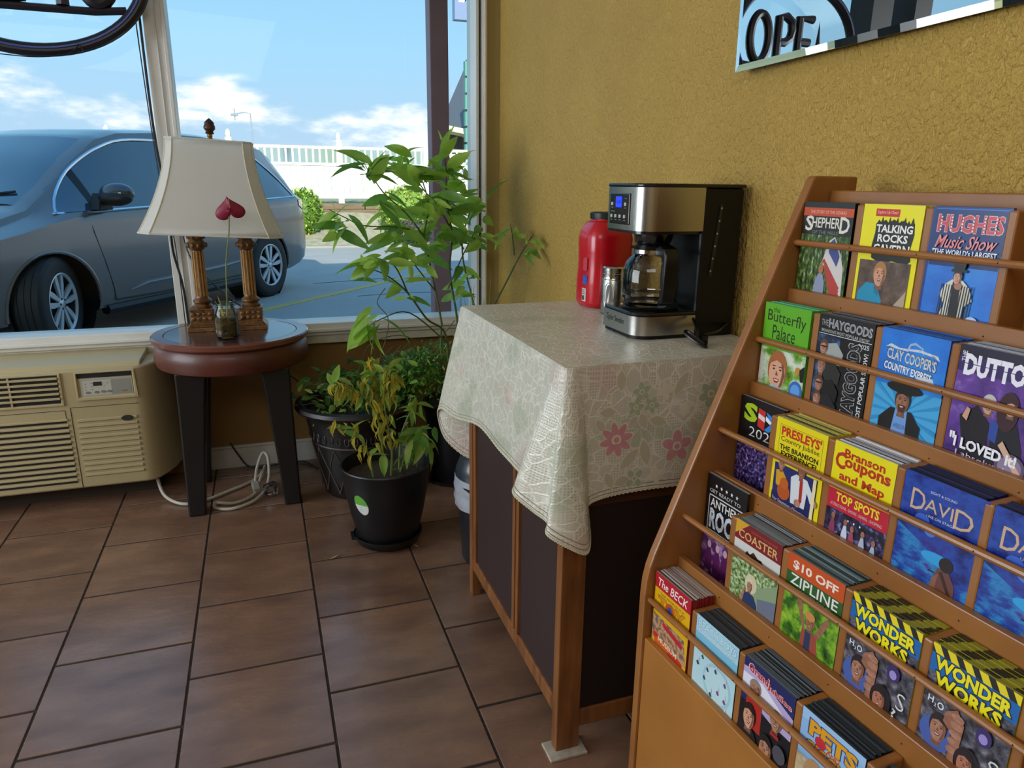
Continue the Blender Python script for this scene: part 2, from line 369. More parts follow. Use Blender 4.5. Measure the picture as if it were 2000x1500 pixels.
# yellow parking line and oil-dark cracks
MB().prism([(-.20, 7.40), (-.10, 7.34), (2.6, 10.55), (2.5, 10.61)], 'z', -.039, -.036).build('parking_line', mat('faded_line_yellow', '#dcb860', .8, noise_=(20, .4), c2='#b9a066'), smooth=0)
tag(bpy.data.objects['parking_line'], 'faded yellow line painted on the asphalt behind the car', 'parking line')
cr = MB()
for pts in ([(1.0, 8.2), (1.6, 8.35), (2.3, 8.2), (3.4, 8.6)], [(.6, 9.4), (1.5, 9.7), (2.8, 9.5)], [(-3, 5.4), (-2, 5.6), (-1, 5.3)]):
    cr.tube([(x, y, -.040) for x, y in pts], .005, 5)
struct(cr.build('asphalt_crack', mat('crack_dark', '#3b3d42', .9)))

# white vinyl fence on the bank
M_vinyl = mat('fence_white_vinyl', '#f2efe6', .5)
fence = thing('vinyl_fence', 'long white vinyl fence with open picket top beyond the parking lot', 'fence', (-.46, 16.9, .74))
SP = 2.27
post_me = MB().box(-.065, .065, -.065, .065, 0, 1.32).lathe([(.075, 1.32), (.075, 1.35), (.04, 1.37), (.055, 1.42), (.05, 1.47), (.02, 1.52), (.0001, 1.53)], 12).mesh('post', M_vinyl)
board_me = MB().box(-.0665, .0665, -.012, .012, .2, .82).mesh('board', M_vinyl, smooth=0)
picket_me = MB().box(-.02, .02, -.02, .02, .86, 1.17).mesh('picket', M_vinyl, smooth=0)
rail_me = MB().box(-SP/2+.065, SP/2-.065, -.035, .035, 1.17, 1.23).box(-SP/2+.065, SP/2-.065, -.035, .035, .82, .88).box(-SP/2+.065, SP/2-.065, -.035, .035, .12, .2).mesh('rail', M_vinyl, smooth=0)
for k in range(-3, 4):
    inst('post', post_me, fence, loc=(k*SP, 0, 0), bevel=.01)
    if k == 3: break
    inst('rail', rail_me, fence, loc=((k+.5)*SP, 0, 0))
    for i in range(15):
        x = k*SP+.065+(i+.5)*(SP-.13)/15
        inst('board', board_me, fence, loc=(x, 0, 0)); inst('picket', picket_me, fence, loc=(x, 0, 0))
# lattice screen right of the fence
lat = thing('lattice_screen', 'white lattice privacy screen at the right end of the fence', 'lattice', (3.6, 16.2, .62))
MB().box(-.05, .05, -.05, .05, 0, 1.30).build('post', M_vinyl, lat, smooth=0)
b1 = MB()
for i in range(-14, 22):
    x = i*.1
    for s_ in (1, -1):
        xa, xb = x, x+s_*.6
        pa = [(max(.05, min(2.1, xa+(xb-xa)*t)), .9+.4*t) for t in (0, 1)]
        if abs(pa[0][0]-pa[1][0]) < .05: continue
        b1.tube([(pa[0][0], .01*s_, .30+.85*(abs(pa[0][0]-xa)/.6 if s_ else 0)), (pa[1][0], .01*s_, 1.15)], .012, 4)
b1.box(.05, 2.2, -.03, .03, 1.15, 1.22).box(.05, 2.2, -.03, .03, .22, .30)
b1.build('lattice_panel', M_vinyl, lat, smooth=0)

# shrubs beyond the car
def leafball(name, label, c, r, cols, n, ls, parent=None):
    mb = MB()
    for i in range(n):
        d = Vector((random.gauss(0, 1), random.gauss(0, 1), random.gauss(0, 1))).normalized(); rr = random.uniform(.8, 1.0)
        p = Vector((d.x*r[0], d.y*r[1], d.z*r[2]))*rr
        q = Matrix.Rotation(random.uniform(0, 6.28), 3, 'Z') @ Matrix.Rotation(random.uniform(-1.2, 1.2), 3, 'X')
        a = ls*random.uniform(.7, 1.3)
        mb.face([p+q @ Vector(v) for v in ((-a*.4, 0, 0), (0, -a, .1*a), (a*.4, 0, 0), (0, a, .1*a))], random.randrange(len(cols)))
    mb.ball((0, 0, 0), (r[0]*.86, r[1]*.86, r[2]*.86), 14, 8, 0)
    o = mb.build(name, [mat('shrub_'+c_.lstrip('#'), c_, .6) for c_ in cols], recalc=False, smooth=0, loc=c)
    return tag(o, label, 'shrub')
leafball('round_shrub', 'round clipped green shrub right behind the tail of the grey van', (.88, 15.6, .62), (.42, .42, .48), ['#5c7a28', '#86a83a', '#a9c24c'], 1700, .05)
leafball('loose_shrub', 'yellow green shrub on the gravel bank behind the tall potted plant', (3.0, 15.6, .62), (.62, .4, .55), ['#7d9a3a', '#a8bb4a', '#c3c766'], 1900, .05)
leafball('dark_shrub', 'dark low shrub on the gravel bank in front of the yellow green one', (3.0, 15.0, .22), (.55, .3, .26), ['#4c4a42', '#62594c', '#5c6d3a'], 1000, .05)
leafball('grass_clump', 'small grass clump at the foot of the round shrub', (1.45, 15.9, .42), (.22, .12, .12), ['#8aa048', '#6f8b3c'], 300, .05)

# far things right of the post: restaurant building with pylon sign
fb = thing('roadside_building', 'distant dark pitched roof building with pale flat awning, at the window edge', 'building', (9, 31, .3))
MB().prism([(-.85, 2.4), (8, 2.4), (8, 9.0), (2.3, 9.0)], 'y', .3, 5).build('pitched_roof', mat('dark_shingle', '#6a6d76', .8), fb, smooth=0)
MB().box(-1.2, 8, .6, 4.6, 0, 2.4).build('wall', mat('grey_siding', '#6c6a70', .8), fb, smooth=0)
MB().prism([(-1.5, 3.2), (3, 2.5), (3, 2.25), (-1.5, 3.0)], 'y', -1.2, .3).build('flat_awning', mat('pale_awning', '#cfc8b8', .7), fb, smooth=0)
MB().box(-1.1, -.5, .0, .3, 2.0, 2.9).build('lit_lamp_bracket', mat('dark_bracket', '#3c3a40', .7), fb, smooth=0)
MB().ball((-.95, -.1, 2.55), .09).build('lamp_globe', mat('globe_white', '#ffffff', .4, emit=('#ffffff', 1)), fb)
tl = thing('trellis_tower', 'distant teal banded column beside the pylon sign', 'tower', (8.26, 29.3, .3))
tm = mat('teal_panel', '#5d988c', .6)
for k in range(9): MB().box(-.12, .12, -.12, .12, .05+k*.62, .58+k*.62).build('band', tm, tl, smooth=0)
MB().box(-.05, .05, -.05, .05, 0, 5.6).build('core', mat('teal_core', '#2f5f5c', .6), tl, smooth=0)
sg = thing('pylon_sign', 'tall roadside pylon sign with a blue grey cabinet, cut by the window edge', 'sign', (11.6, 40.0, .3))
MB().box(-1.05, 3.4, -.25, .25, 9.2, 12.4).build('sign_cabinet', mat('sign_blue_grey', '#7f8fb2', .5), sg, smooth=0)
MB().box(-.26, .8, -.2, .2, 7.2, 9.2).build('pole', mat('pylon_grey', '#8a93a5', .6), sg, smooth=0)
MB().box(-.28, 2.2, -.3, .3, 0, 7.2).build('pedestal', mat('pylon_beige', '#c4bca8', .7), sg, smooth=0)
st = MB(); put_text(st, 'Mo', -.85, 10.0, 2.2, 12.0, lambda p: (p[0], -.262, p[1]), bold=.02, shear=.3)
# only a fragment of script lettering can be read on this cabinet
st.build('sign_lettering', mat('sign_white', '#eef2fa', .5), sg, smooth=0)
lp = thing('street_lamp', 'thin street lamp with a short arm far beyond the fence', 'lamp post', (0, 30, .3))
MB().tube([(.03, 0, 0), (.03, 0, 3.35), (-.2, 0, 3.38), (-.62, 0, 3.30)], .022, 6).build('pole', mat('lamp_pole_grey', '#9aa2ae', .6), lp)
MB().box(-.66, -.40, -.06, .06, 3.24, 3.32).box(-.54, -.50, -.02, .02, 3.1, 3.5).build('lamp_head', mat('lamp_head_grey', '#8a929e', .6), lp, smooth=0)
# ================================================================ heater / air conditioner under the window
M_ac = mat('ac_beige_plastic', '#b3a47c', .42, noise_=(20, .2), c2='#a79a78')
M_acd = mat('ac_slot_dark', '#1c1a17', .8)
ac = thing('air_conditioner', 'beige wall air conditioner with louvered front under the left window', 'air conditioner', (-.46, 2.87, 0))
# local: x to the left is negative, front plane y=0, back y=.265, z .085-.565
def arc(cx, cz, r, a0, a1, n=7): return [(cx+r*cos(R_(a0+(a1-a0)*i/n)), cz+r*sin(R_(a0+(a1-a0)*i/n))) for i in range(n+1)]
mb = MB()
W = 1.08
prof = []   # outline in plan (x,y): front with a rounded right end running back to the wall
plan = [(-W, .265), (-W, .03)] + [(-W+.03-.03*cos(R_(a)), .03-.03*sin(R_(a))) for a in (30, 60, 90)] + [(-.03, 0), (-.0, .005), (.025, .03), (.05, .075), (.07, .13), (.085, .2), (.09, .265)]
mb.prism(plan, 'z', .085, .545)
shell = mb.build('casing', M_ac, ac, bevel=.008, smooth=40)
tp = MB(); tp.prism([(0.008, .537), (.03, .56), (.265, .567), (.265, .54)], 'x', -W+.01, -.0); tp.build('top_lip', M_ac, ac, bevel=.004, smooth=0)
def recess(x0, x1, z0, z1, name, d=.0015, m=M_acd):
    return MB().box(x0, x1, -d, .002, z0, z1).build(name, m, ac, smooth=0)
# discharge grille
recess(-.86, -.265, .425, .53, 'grille_opening')
for zz in (.444, .463, .482, .501, .520):
    MB().box(-.86, -.268, -.010, -.001, zz-.005, zz+.003).build('grille_vane', M_ac, ac, smooth=0, bevel=.0015)
MB().box(-.268, -.258, -.006, 0, .42, .535).box(-.87, -.258, -.006, 0, .414, .425).box(-.87, -.258, -.006, 0, .53, .537).build('grille_frame', M_ac, ac, smooth=0, bevel=.003)
for xx in (-.42, -.58, -.74): MB().box(xx-.003, xx+.003, -.007, 0, .425, .53).build('grille_rib', M_ac, ac, smooth=0)
# control panel
MB().box(-.215, -.018, -.008, 0, .433, .442).box(-.215, -.208, -.008, 0, .433, .535).box(-.027, -.018, -.008, 0, .433, .535).box(-.215, -.018, -.008, 0, .530, .537).build('control_frame', M_ac, ac, smooth=0, bevel=.003)
recess(-.208, -.027, .512, .530, 'control_gap')
cp = MB().prism([(-.2, -.004), (-.03, -.004), (-.03, 0), (-.2, 0)], 'z', .442, .512).build('control_panel', mat('ac_panel_grey', '#a9a590', .4), ac, smooth=0)
MB().box(-.192, -.10, -.0048, -.004, .447, .503).build('control_label', mat('ac_label_light', '#b9b8ac', .4), cp, smooth=0)
MB().box(-.10, -.036, -.0048, -.004, .447, .503).build('control_label', mat('ac_label_grey', '#8f9187', .4), cp, smooth=0)
MB().box(-.158, -.130, -.0058, -.004, .482, .497).build('display', mat('lcd_dark', '#2b322f', .2), cp, smooth=0)
for xx, zz in ((-.178, .458), (-.150, .458), (-.128, .459), (-.108, .459)):
    MB().lathe([(.0065, 0), (.0065, .002), (.0001, .002)], 12, sx=1.2, sy=.7).xf(Matrix.Rotation(pi/2, 4, 'X')).build('button', mat('ac_button', '#77786c', .5), cp, loc=(xx, -.0045, zz))
MB().box(-.066, -.050, -.0056, -.0045, .455, .460).build('button', mat('ac_button_red', '#a5673f', .5), cp, smooth=0)
tx = MB(); rnd = random.Random(3)
for i in range(3):
    for j in range(2): tx.box(-.186+j*.02, -.180+j*.02, -.0052, -.0046, .468+i*.011, .470+i*.011)
for i in range(5): tx.box(-.125+i*.004, -.122+i*.004, -.0052, -.0046, .478+i*.004, .4795+i*.004)
tx.build('control_print', mat('ac_print', '#6b6b62', .5), cp, smooth=0)
# seams, intake louvers
seam = MB(); seam.box(-.2445, -.2425, -.0012, .001, .09, .405).box(-.24, -.02, -.001, .001, .403, .4045).box(-.87, -.262, -.001, .001, .395, .3965).box(-.262, -.2605, -.001, .001, .355, .396)
seam.build('panel_seam', M_acd, ac, smooth=0)
for k in range(12):
    zz = .352-k*.0215
    s_ = MB().box(-.90, -.262+.004*(k > 0), -.0015, .001, zz-.0045, zz+.0035).build('louver_slot', M_acd, ac, smooth=0)
    MB().box(-.90, -.256, -.006, 0, zz+.004, zz+.0125).build('louver', M_ac, ac, smooth=0, bevel=.002)
    if k < 11:
        MB().box(-.228, -.026, -.0012, .001, zz-.0065, zz-.0045).build('groove', mat('ac_groove', '#7d7255', .6), ac, smooth=0)
        MB().box(-.228, -.030, -.0040, 0, zz-.0045, zz+.006).build('rib', M_ac, ac, smooth=0, bevel=.0015)
MB().lathe([(.0001, 0), (.011, 0), (.011, .004), (.0001, .004)], 20, sx=1.9, sy=.95).xf(Matrix.Rotation(pi/2, 4, 'X')).build('latch', mat('ac_latch', '#2c3327', .35), ac, loc=(-.062, -.001, .350))
# floor gap below: dark plinth
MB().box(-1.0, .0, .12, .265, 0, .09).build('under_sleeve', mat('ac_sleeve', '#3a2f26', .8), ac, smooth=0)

# ================================================================ round end table
M_cherry = mat('cherry_veneer', '#5f2c1c', .42, noise_=(5, .7), c2='#3a1911', stretch=(1, 1, .3), coat=.08)
M_black = mat('black_lacquer', '#0c0b0e', .42)
et = thing('end_table', 'round cherry end table with raised rim top on thick black legs', 'table', (-.129, 2.865, 0))
MB().lathe([(.0001, .652), (.236, .652), (.238, .6595), (.276, .6605), (.281, .656), (.281, .642), (.274, .636), (.0001, .634)], 72).build('tabletop', mat('cherry_rim', '#6f4234', .25, noise_=(6, .6), c2='#5a2b1d', coat=.3), et)
MB().lathe([(.0001, .6590), (.2345, .6590), (.2355, .658), (.2355, .652)], 72).build('top_inlay', mat('dark_top_inlay', '#4a3431', .25, noise_=(5, .6), c2='#382624', coat=.5), et)
MB().lathe([(.0001, .634), (.262, .634), (.27, .625), (.276, .600), (.277, .572), (.270, .552), (.258, .545), (.0001, .545)], 72).build('apron', M_cherry, et)
for sx in (-1, 1):
    for sy in (-1, 1):
        l_ = MB(); rows = []
        for z, o_, s_ in ((0, .012, .030), (.18, .004, .036), (.40, -.008, .044), (.55, -.016, .052)):
            cx, cy = sx*(.160+o_), sy*(.150+o_)
            rows.append([(cx-s_, cy-s_, z), (cx+s_, cy-s_, z), (cx+s_, cy+s_, z), (cx-s_, cy+s_, z)])
        V = l_.grid(rows, close_u=True); l_.cap(V[0][::-1]); l_.cap(V[-1]); l_.build('leg', M_black, et, smooth=0, bevel=.006)

# ================================================================ table lamp
ZT = .6590
M_bronze = mat('antique_bronze_resin', '#8a6034', .38, metal=.35, noise_=(60, .9), c2='#3b2716', bump=(90, .6, .002))
lamp = thing('table_lamp', 'twin column bronze table lamp with cream bell shade on the round table', 'lamp', (-.137, 2.925, ZT), R_(-3))
b_ = MB(); b_.box(-.145, .140, -.055, .055, 0, .016); b_.prism([(-.145, .016), (.140, .016), (.126, .034), (-.131, .034)], 'y', -.05, .05); b_.box(-.131, .126, -.045, .045, .034, .038)
b_.build('plinth', M_bronze, lamp, smooth=0, bevel=.002)
for x0 in (-.130, .045):
    MB().box(x0, x0+.08, -.043, .043, .038, .078).box(x0-.003, x0+.083, -.046, .046, .078, .086).build('carved_block', M_bronze, lamp, smooth=0, bevel=.002)
    for i in range(4):
        for j in range(2):
            MB().ball((x0+.010+.02*i, -.044, .048+.018*j), (.0085, .004, .007), 8, 6).build('carved_bead', M_bronze, lamp)
MB().box(-.05, .045, -.04, .04, .038, .083).build('cross_block', mat('bronze_top_flat', '#7d6a5c', .3, metal=.2), lamp, smooth=0)
for xc in (-.088, .085):
    c_ = MB(); c_.lathe([(.033, .086), (.035, .093), (.028, .100), (.034, .108), (.034, .114), (.024, .122), (.0215, .130), (.0205, .240), (.019, .300), (.026, .305), (.033, .315), (.034, .325), (.028, .333), (.024, .340), (.030, .348), (.031, .380), (.0001, .380)], 24, c=(xc, 0, 0))
    co = c_.build('column', M_bronze, lamp)
    for k in range(12):
        a = 2*pi*k/12
        MB().tube([(xc+.0208*cos(a), .0208*sin(a), .13), (xc+.0193*cos(a), .0193*sin(a), .298)], .0032, 5).build('flute', mat('bronze_flute', '#a47a45', .4, metal=.3), co)
    for k in range(10):
        a = 2*pi*k/10
        MB().ball((xc+.031*cos(a), .031*sin(a), .320), (.008, .008, .010), 8, 6).ball((xc+.027*cos(a), .027*sin(a), .355), (.007, .007, .014), 8, 6).build('acanthus_leaf', M_bronze, co)
hp = MB(); hp.tube([(0, 0, .38), (0, 0, .70)], .005, 8); hp.box(-.10, .10, -.012, .012, .372, .385)
hp.build('harp_rod', mat('brass', '#a88a4c', .3, metal=1), lamp, smooth=0)
# shade: eight sided bell, slightly crooked
sh = thing('shade_holder', None, None) if False else None
M_shade = mat('cream_shade_fabric', '#f1efe9', .75, bump=(400, .25, .0006), noise_=(6, .25), c2='#e9e6da')
tilt = Matrix.Translation((-.014, 0, .5)) @ Matrix.Rotation(R_(2.6), 4, 'Y') @ Matrix.Translation((0, 0, -.5))
def translucent(m, k):
    t = m.node_tree; b = t.nodes['Principled BSDF']; o = t.nodes['Material Output']; tl = t.nodes.new('ShaderNodeBsdfTranslucent'); mx = t.nodes.new('ShaderNodeMixShader'); mx.inputs[0].default_value = k
    if b.inputs['Base Color'].links: t.links.new(b.inputs['Base Color'].links[0].from_socket, tl.inputs[0])
    t.links.new(b.outputs[0], mx.inputs[1]); t.links.new(tl.outputs[0], mx.inputs[2]); t.links.new(mx.outputs[0], o.inputs[0])
translucent(M_shade, .55)
def shade_ring(t):     # t 0 bottom 1 top
    k = (1-t)**1.75
    hx = .142+.098*k; hy = .082+.066*k; cx = .026+.016*k
    z = .362+.328*t
    return [(hx, -hy+cx, z), (hx, hy-cx, z), (hx-cx, hy, z), (-hx+cx, hy, z), (-hx, hy-cx, z), (-hx, -hy+cx, z), (-hx+cx, -hy, z), (hx-cx, -hy, z)]
s_ = MB(); s_.grid([shade_ring(i/14) for i in range(15)], close_u=True)
s_.xf(tilt); so = s_.build('lamp_shade', M_shade, lamp, smooth=25)
sm = so.modifiers.new('thick', 'SOLIDIFY'); sm.thickness = .002
M_seam = mat('shade_piping', '#cfc8b0', .75)
for k in range(8):
    MB().tube([shade_ring(i/14)[k] for i in range(15)], .0022, 6).xf(tilt).build('piping', M_seam, so)
for t in (0, 1): MB().tube(shade_ring(t), .0035, 6, closed=True).xf(tilt).build('shade_trim', M_shade, so)
MB().tube([(-.13, 0, .672), (.13, 0, .672)], .0025, 6).xf(tilt).build('spider', mat('brass', ''), lamp)
M_fin = mat('finial_dark', '#4a2f26', .4, metal=.4, bump=(150, .8, .002))
MB().lathe([(.009, .69), (.014, .694), (.006, .700), (.010, .706), (.008, .714)], 16).xf(tilt).build('finial_base', mat('brass', ''), lamp)
MB().lathe([(.008, .712), (.016, .716), (.012, .722), (.020, .732), (.0195, .740), (.016, .748), (.017, .752), (.010, .760), (.003, .766), (.0001, .768)], 16).xf(tilt).build('finial', M_fin, lamp)
M_cord = mat('black_cord', '#15151a', .45)
# lamp cord: behind the columns up over the mullion
cd = MB(); cd.tube(catmull([(.05, -.03, .09), (.0, -.01, .13), (-.07, .05, .19), (-.10, .07, .22)]), .0035, 6)
cd.tube(catmull([(-.105, .09, .235), (-.13, .12, .26), (-.15, .14, .33), (-.155, .15, .40)]), .0035, 6)
cd.build('lamp_cord', M_cord, lamp)

# ================================================================ jar with anthurium
jar = thing('mason_jar', 'clear glass jar of dark soil in front of the lamp', 'jar', (-.138, 2.735, ZT))
Mg = glass('jar_glass', '#f4f8f6', 1.2)
MB().lathe([(.0001, .001), (.034, .001), (.039, .008), (.040, .030), (.040, .092), (.037, .105), (.031, .114), (.0305, .130), (.032, .131), (.032, .136), (.030, .1375)], 40, caps=False).build('glass_body', Mg, jar)
for z in (.117, .124): MB().tube([(.0315*cos(a*pi/15), .0315*sin(a*pi/15), z) for a in range(30)], .0012, 5, closed=True).build('screw_thread', Mg, jar)
MB().lathe([(.0001, .009), (.034, .010), (.0368, .02), (.0368, .074), (.030, .079), (.0001, .082)], 32).build('soil', mat('jar_soil', '#3a2c1c', .8, noise_=(70, .8), c2='#7d6c42', bump=(120, 1, .004)), jar)
rb = MB(); rr_ = random.Random(5)
for k in range(22):
    a = rr_.uniform(0, 6.28); z = rr_.uniform(.015, .07)
    rb.tube([(.0372*cos(a+t*.25), .0372*sin(a+t*.25), z+rr_.uniform(-.006, .006)) for t in range(4)], .0011, 4)
rb.build('roots', mat('root_tan', '#8e7b4c', .7), jar)
an = thing('anthurium', 'single magenta anthurium flower on a long thin stem growing from the jar', 'flower', (-.138, 2.735, ZT+.08))
MB().tube(catmull([(.005, 0, 0), (.012, -.005, .10), (.020, -.01, .20), (.038, -.012, .30), (.045, -.015, .385)]), .0022, 6).build('stem', mat('stem_green', '#74803f', .5), an)
hb = MB(); rows = []
for i in range(9):
    t = i/8
    row = []
    for j in range(9):
        s_ = (j-4)/4
        wdt = .052*sin(min(1, (t*.93+.07))*pi)**.55*(1-.25*t) if t < 1 else 0
        zz = .055-.125*t+.0*abs(s_)-(.028*abs(s_)*(1-abs(s_)*.2) if t < .05 else 0)
        lobe = .022*(1-(1-abs(s_))**2)*0
        row.append((s_*wdt, -.006*s_*s_+.012*t*t, zz-(.018*(1-abs(s_)) if False else 0)))
    rows.append(row)
# heart outline: two lobes at the bottom, point at the top (the spathe hangs upside down)
hb = MB(); n_ = 40; ring = []
for k in range(n_):
    a = 2*pi*k/n_; x = .050*sin(a)**3; z = (13*cos(a)-5*cos(2*a)-2*cos(3*a)-cos(4*a))/16*.044
    ring.append((x, z))
rows = []
for s_ in (0.001, .3, .6, .85, 1):
    rows.append([(x*s_, -.010*(1-s_*s_)+.006*abs(x)/.05*s_, -z*s_) for x, z in ring])
hb.grid(rows, close_u=True); hb.xf(Matrix.Translation((.047, -.012, .375)) @ Matrix.Rotation(R_(-8), 4, 'Y'))
ho = hb.build('spathe', mat('spathe_magenta', '#8a1238', .45, coat=.0, noise_=(60, .5), c2='#66082a'), an, smooth=80)
m_ = ho.modifiers.new('t', 'SOLIDIFY'); m_.thickness = .0012
MB().tube([(.050, -.026, .382), (.048, -.032, .400), (.047, -.034, .412)], [.003, .0035, .002], 8).build('spadix', mat('spadix_pink', '#a24a4e', .5), an)
sp = MB()
for dx, hgt, dy in ((-.016, .075, 0), (-.022, .05, .01), (.010, .045, -.01), (-.008, .035, .012)):
    sp.tube([(dx*.4, dy*.4, 0), (dx*.8, dy, hgt*.6), (dx*1.3, dy, hgt)], [.0035, .0025, .0006], 6)
sp.build('shoot', mat('shoot_olive', '#8c8a3c', .5), an)

# ================================================================ cords by the window and on the floor
wire = MB()
wire.tube(catmull([(-.352, 3.105, 2.35), (-.347, 3.105, 1.9), (-.345, 3.102, 1.5), (-.338, 3.10, 1.3), (-.322, 3.10, 1.12), (-.325, 3.10, .95), (-.303, 3.10, .80), (-.298, 3.10, .60)], 8), .0045, 6)
tag(wire.build('sign_power_cord', M_cord), 'black cord running down the window mullion behind the lamp', 'cord')
w2_ = MB(); w2_.tube(catmull([(-.346, 3.10, 2.3), (-.36, 3.10, 1.9), (-.352, 3.10, 1.45), (-.338, 3.1, 1.15), (-.315, 3.098, .98), (-.31, 3.098, .64)], 8), .0022, 5)
tag(w2_.build('thin_wire', M_cord), 'thin dark wire beside the thicker cord on the mullion', 'wire')
M_wcord = mat('white_cord', '#b5b0a2', .5)
wc = thing('white_power_cord', 'thick white power cord looped on the floor under the round table', 'cord', (0, 0, 0))
pts = [(-.46, 2.93, .075), (-.43, 2.86, .022), (-.36, 2.79, .008), (-.28, 2.80, .008), (-.20, 2.86, .008), (-.10, 2.95, .008), (-.06, 3.0, .03), (-.055, 2.97, .055), (-.075, 2.88, .04), (-.10, 2.80, .01), (-.17, 2.74, .008), (-.24, 2.76, .008), (-.235, 2.71, .008), (-.17, 2.69, .008), (-.09, 2.75, .010), (-.045, 2.86, .03), (-.04, 2.95, .10), (-.060, 2.97, .115), (-.085, 2.93, .07), (-.095, 2.86, .035)]
MB().tube(catmull(pts, 7), .0062, 8).build('cable', M_wcord, wc)
MB().box(-.014, .014, -.026, .026, -.010, .012).build('plug', mat('plug_grey', '#9a988e', .5), wc, smooth=0, bevel=.004, loc=(-.093, 2.83, .026)).rotation_euler = (.3, 0, .15)
bc = MB(); bc.tube(catmull([(-.19, 3.125, .12), (-.16, 3.12, .06), (-.12, 3.11, .008), (-.03, 3.10, .006), (.10, 3.11, .006), (.16, 3.0, .006)], 6), .0035, 6)
bc.tube(catmull([(.03, 3.12, .45), (.08, 3.12, .40), (.13, 3.10, .36)]), .004, 6)
tag(bc.build('black_power_cord', M_cord), 'thin black cord along the white baseboard behind the round table', 'cord')
pb = MB(); pb.ball((0, 0, .03), (.035, .03, .03), 10, 6)
for v in pb.bm.verts: v.co *= 1+.25*noise.noise(v.co*60)
tag(pb.build('plastic_wrap', glass('clear_plastic', '#d8d8d8', 3, rough=.15), smooth=0, loc=(-.035, 2.78, 0)), 'crumpled bit of clear plastic beside the right front table leg', 'plastic')
for p_, a_ in (((.155, 2.205, .001), .5), ((.425, 2.20, .001), 2.2)):
    lf = MB(); lf.grid([[(-.018, 0, .001), (-.016, .004, .002)], [(0, -.004, .004), (.002, .005, .003)], [(.016, -.001, .001), (.018, .003, .002)]])
    o = tag(lf.build('dry_leaf', mat('dry_leaf_tan', '#a98a5c', .7), smooth=0, loc=p_), ('curled dry leaf on the tile left of' if a_ < 1 else 'curled dry leaf on the tile right of')+' the black pot base', 'leaf'); o.rotation_euler[2] = a_

# ================================================================ cabinet
M_oak = mat('worn_oak', '#8f5a2c', .5, noise_=(9, .85), c2='#5b3417', stretch=(5, 5, .7), bump=(60, .25, .001))
M_cpanel = mat('dark_brown_panel', '#352221', .55, noise_=(5, .4), c2='#2a1b1a')
M_seamr = mat('cabinet_gap', '#2a0f0a', .7)
cb = thing('cabinet', 'oak framed cabinet with dark brown panels under the lace tablecloth', 'cabinet', (.527, 1.182, 0))
CW, CD, CH = .488, .69, .874      # x width, y length, height
MB().box(0, .055, 0, .028, .004, CH).build('corner_leg', M_oak, cb, smooth=0, bevel=.0025)
MB().box(0, .028, CD-.03, CD, .0, CH).build('corner_leg', M_oak, cb, smooth=0, bevel=.0025)
MB().box(CW-.055, CW, 0, .028, .0, CH).build('corner_leg', M_oak, cb, smooth=0, bevel=.0025)
MB().box(CW-.03, CW, CD-.03, CD, .0, CH).build('corner_leg', M_oak, cb, smooth=0, bevel=.0025)
MB().box(.002, .020, .028, CD-.03, .088, .128).build('bottom_rail', M_oak, cb, smooth=0, bevel=.003)
MB().box(.002, .020, .028, CD-.03, CH-.05, CH).build('top_rail', M_oak, cb, smooth=0, bevel=.003)
for y0 in (.262, .288): MB().box(.000, .020, y0, y0+.018, .128, CH-.05).build('stile', M_oak, cb, smooth=0, bevel=.002)
MB().box(.006, .010, .280, .288, .128, CH-.05).build('stile_gap', M_seamr, cb, smooth=0)
MB().box(.001, .018, CD-.06, CD-.036, .128, CH-.05).build('stile', M_oak, cb, smooth=0, bevel=.002)
for y0, y1 in ((.028, .262), (.306, CD-.06)): MB().box(.008, .018, y0, y1, .120, CH-.04).build('side_panel', M_cpanel, cb, smooth=0)
MB().box(.055, CW-.055, .004, .022, .055, .098).build('bottom_rail', M_oak, cb, smooth=0, bevel=.003)
MB().box(.055, CW-.055, .004, .022, .585, .615).build('cross_rail', mat('dark_oak_rail', '#4a2a18', .5, noise_=(9, .8), c2='#351c10', stretch=(.7, 5, 5)), cb, smooth=0, bevel=.003)
MB().box(.055, CW-.055, .010, .020, .098, CH-.03).build('end_panel', mat('black_brown_panel', '#1d1416', .5), cb, smooth=0)
MB().box(.02, CW, CD-.02, CD-.008, .06, CH-.02).build('back_panel', M_cpanel, cb, smooth=0)
MB().box(-.002, CW+.0, -.002, CD+.0, CH, CH+.008).build('top_board', M_oak, cb, smooth=0)
MB().prism([(-.020, -.022), (.068, -.022), (.068, .035), (-.020, .035)], 'z', .0, .007).build('foot_pad', mat('chipped_white_pad', '#b8b0a2', .6, noise_=(50, .7), c2='#8d7d68'), cb, smooth=0, bevel=.002)

# ================================================================ tablecloth
ZC = .884
M_cloth = bpy.data.materials.new('lace_vinyl_cloth'); M_cloth.use_nodes = True
t = M_cloth.node_tree; b = t.nodes['Principled BSDF']; b.inputs['Roughness'].default_value = .30; b.inputs['Specular IOR Level'].default_value = .75
uvn_ = t.nodes.new('ShaderNodeTexCoord'); uvn = t.nodes.new('ShaderNodeMapping'); t.links.new(uvn_.outputs['UV'], uvn.inputs[0])
def nd(kind, **kw):
    n = t.nodes.new(kind)
    for k, v in kw.items():
        if k in n.inputs: n.inputs[k].default_value = v
        else: setattr(n, k, v)
    return n
def lk(a, b_): t.links.new(a, b_)
def gridline(axis_rot):
    mp = nd('ShaderNodeMapping'); mp.inputs['Rotation'].default_value = (0, 0, axis_rot); lk(uvn.outputs[0], mp.inputs[0])
    wv = nd('ShaderNodeTexWave', Scale=55.0); lk(mp.outputs[0], wv.inputs[0]); return wv
wa, wb = gridline(0), gridline(pi/2)
mn = nd('ShaderNodeMath', operation='MAXIMUM'); lk(wa.outputs['Fac'], mn.inputs[0]); lk(wb.outputs['Fac'], mn.inputs[1])   # mesh threads
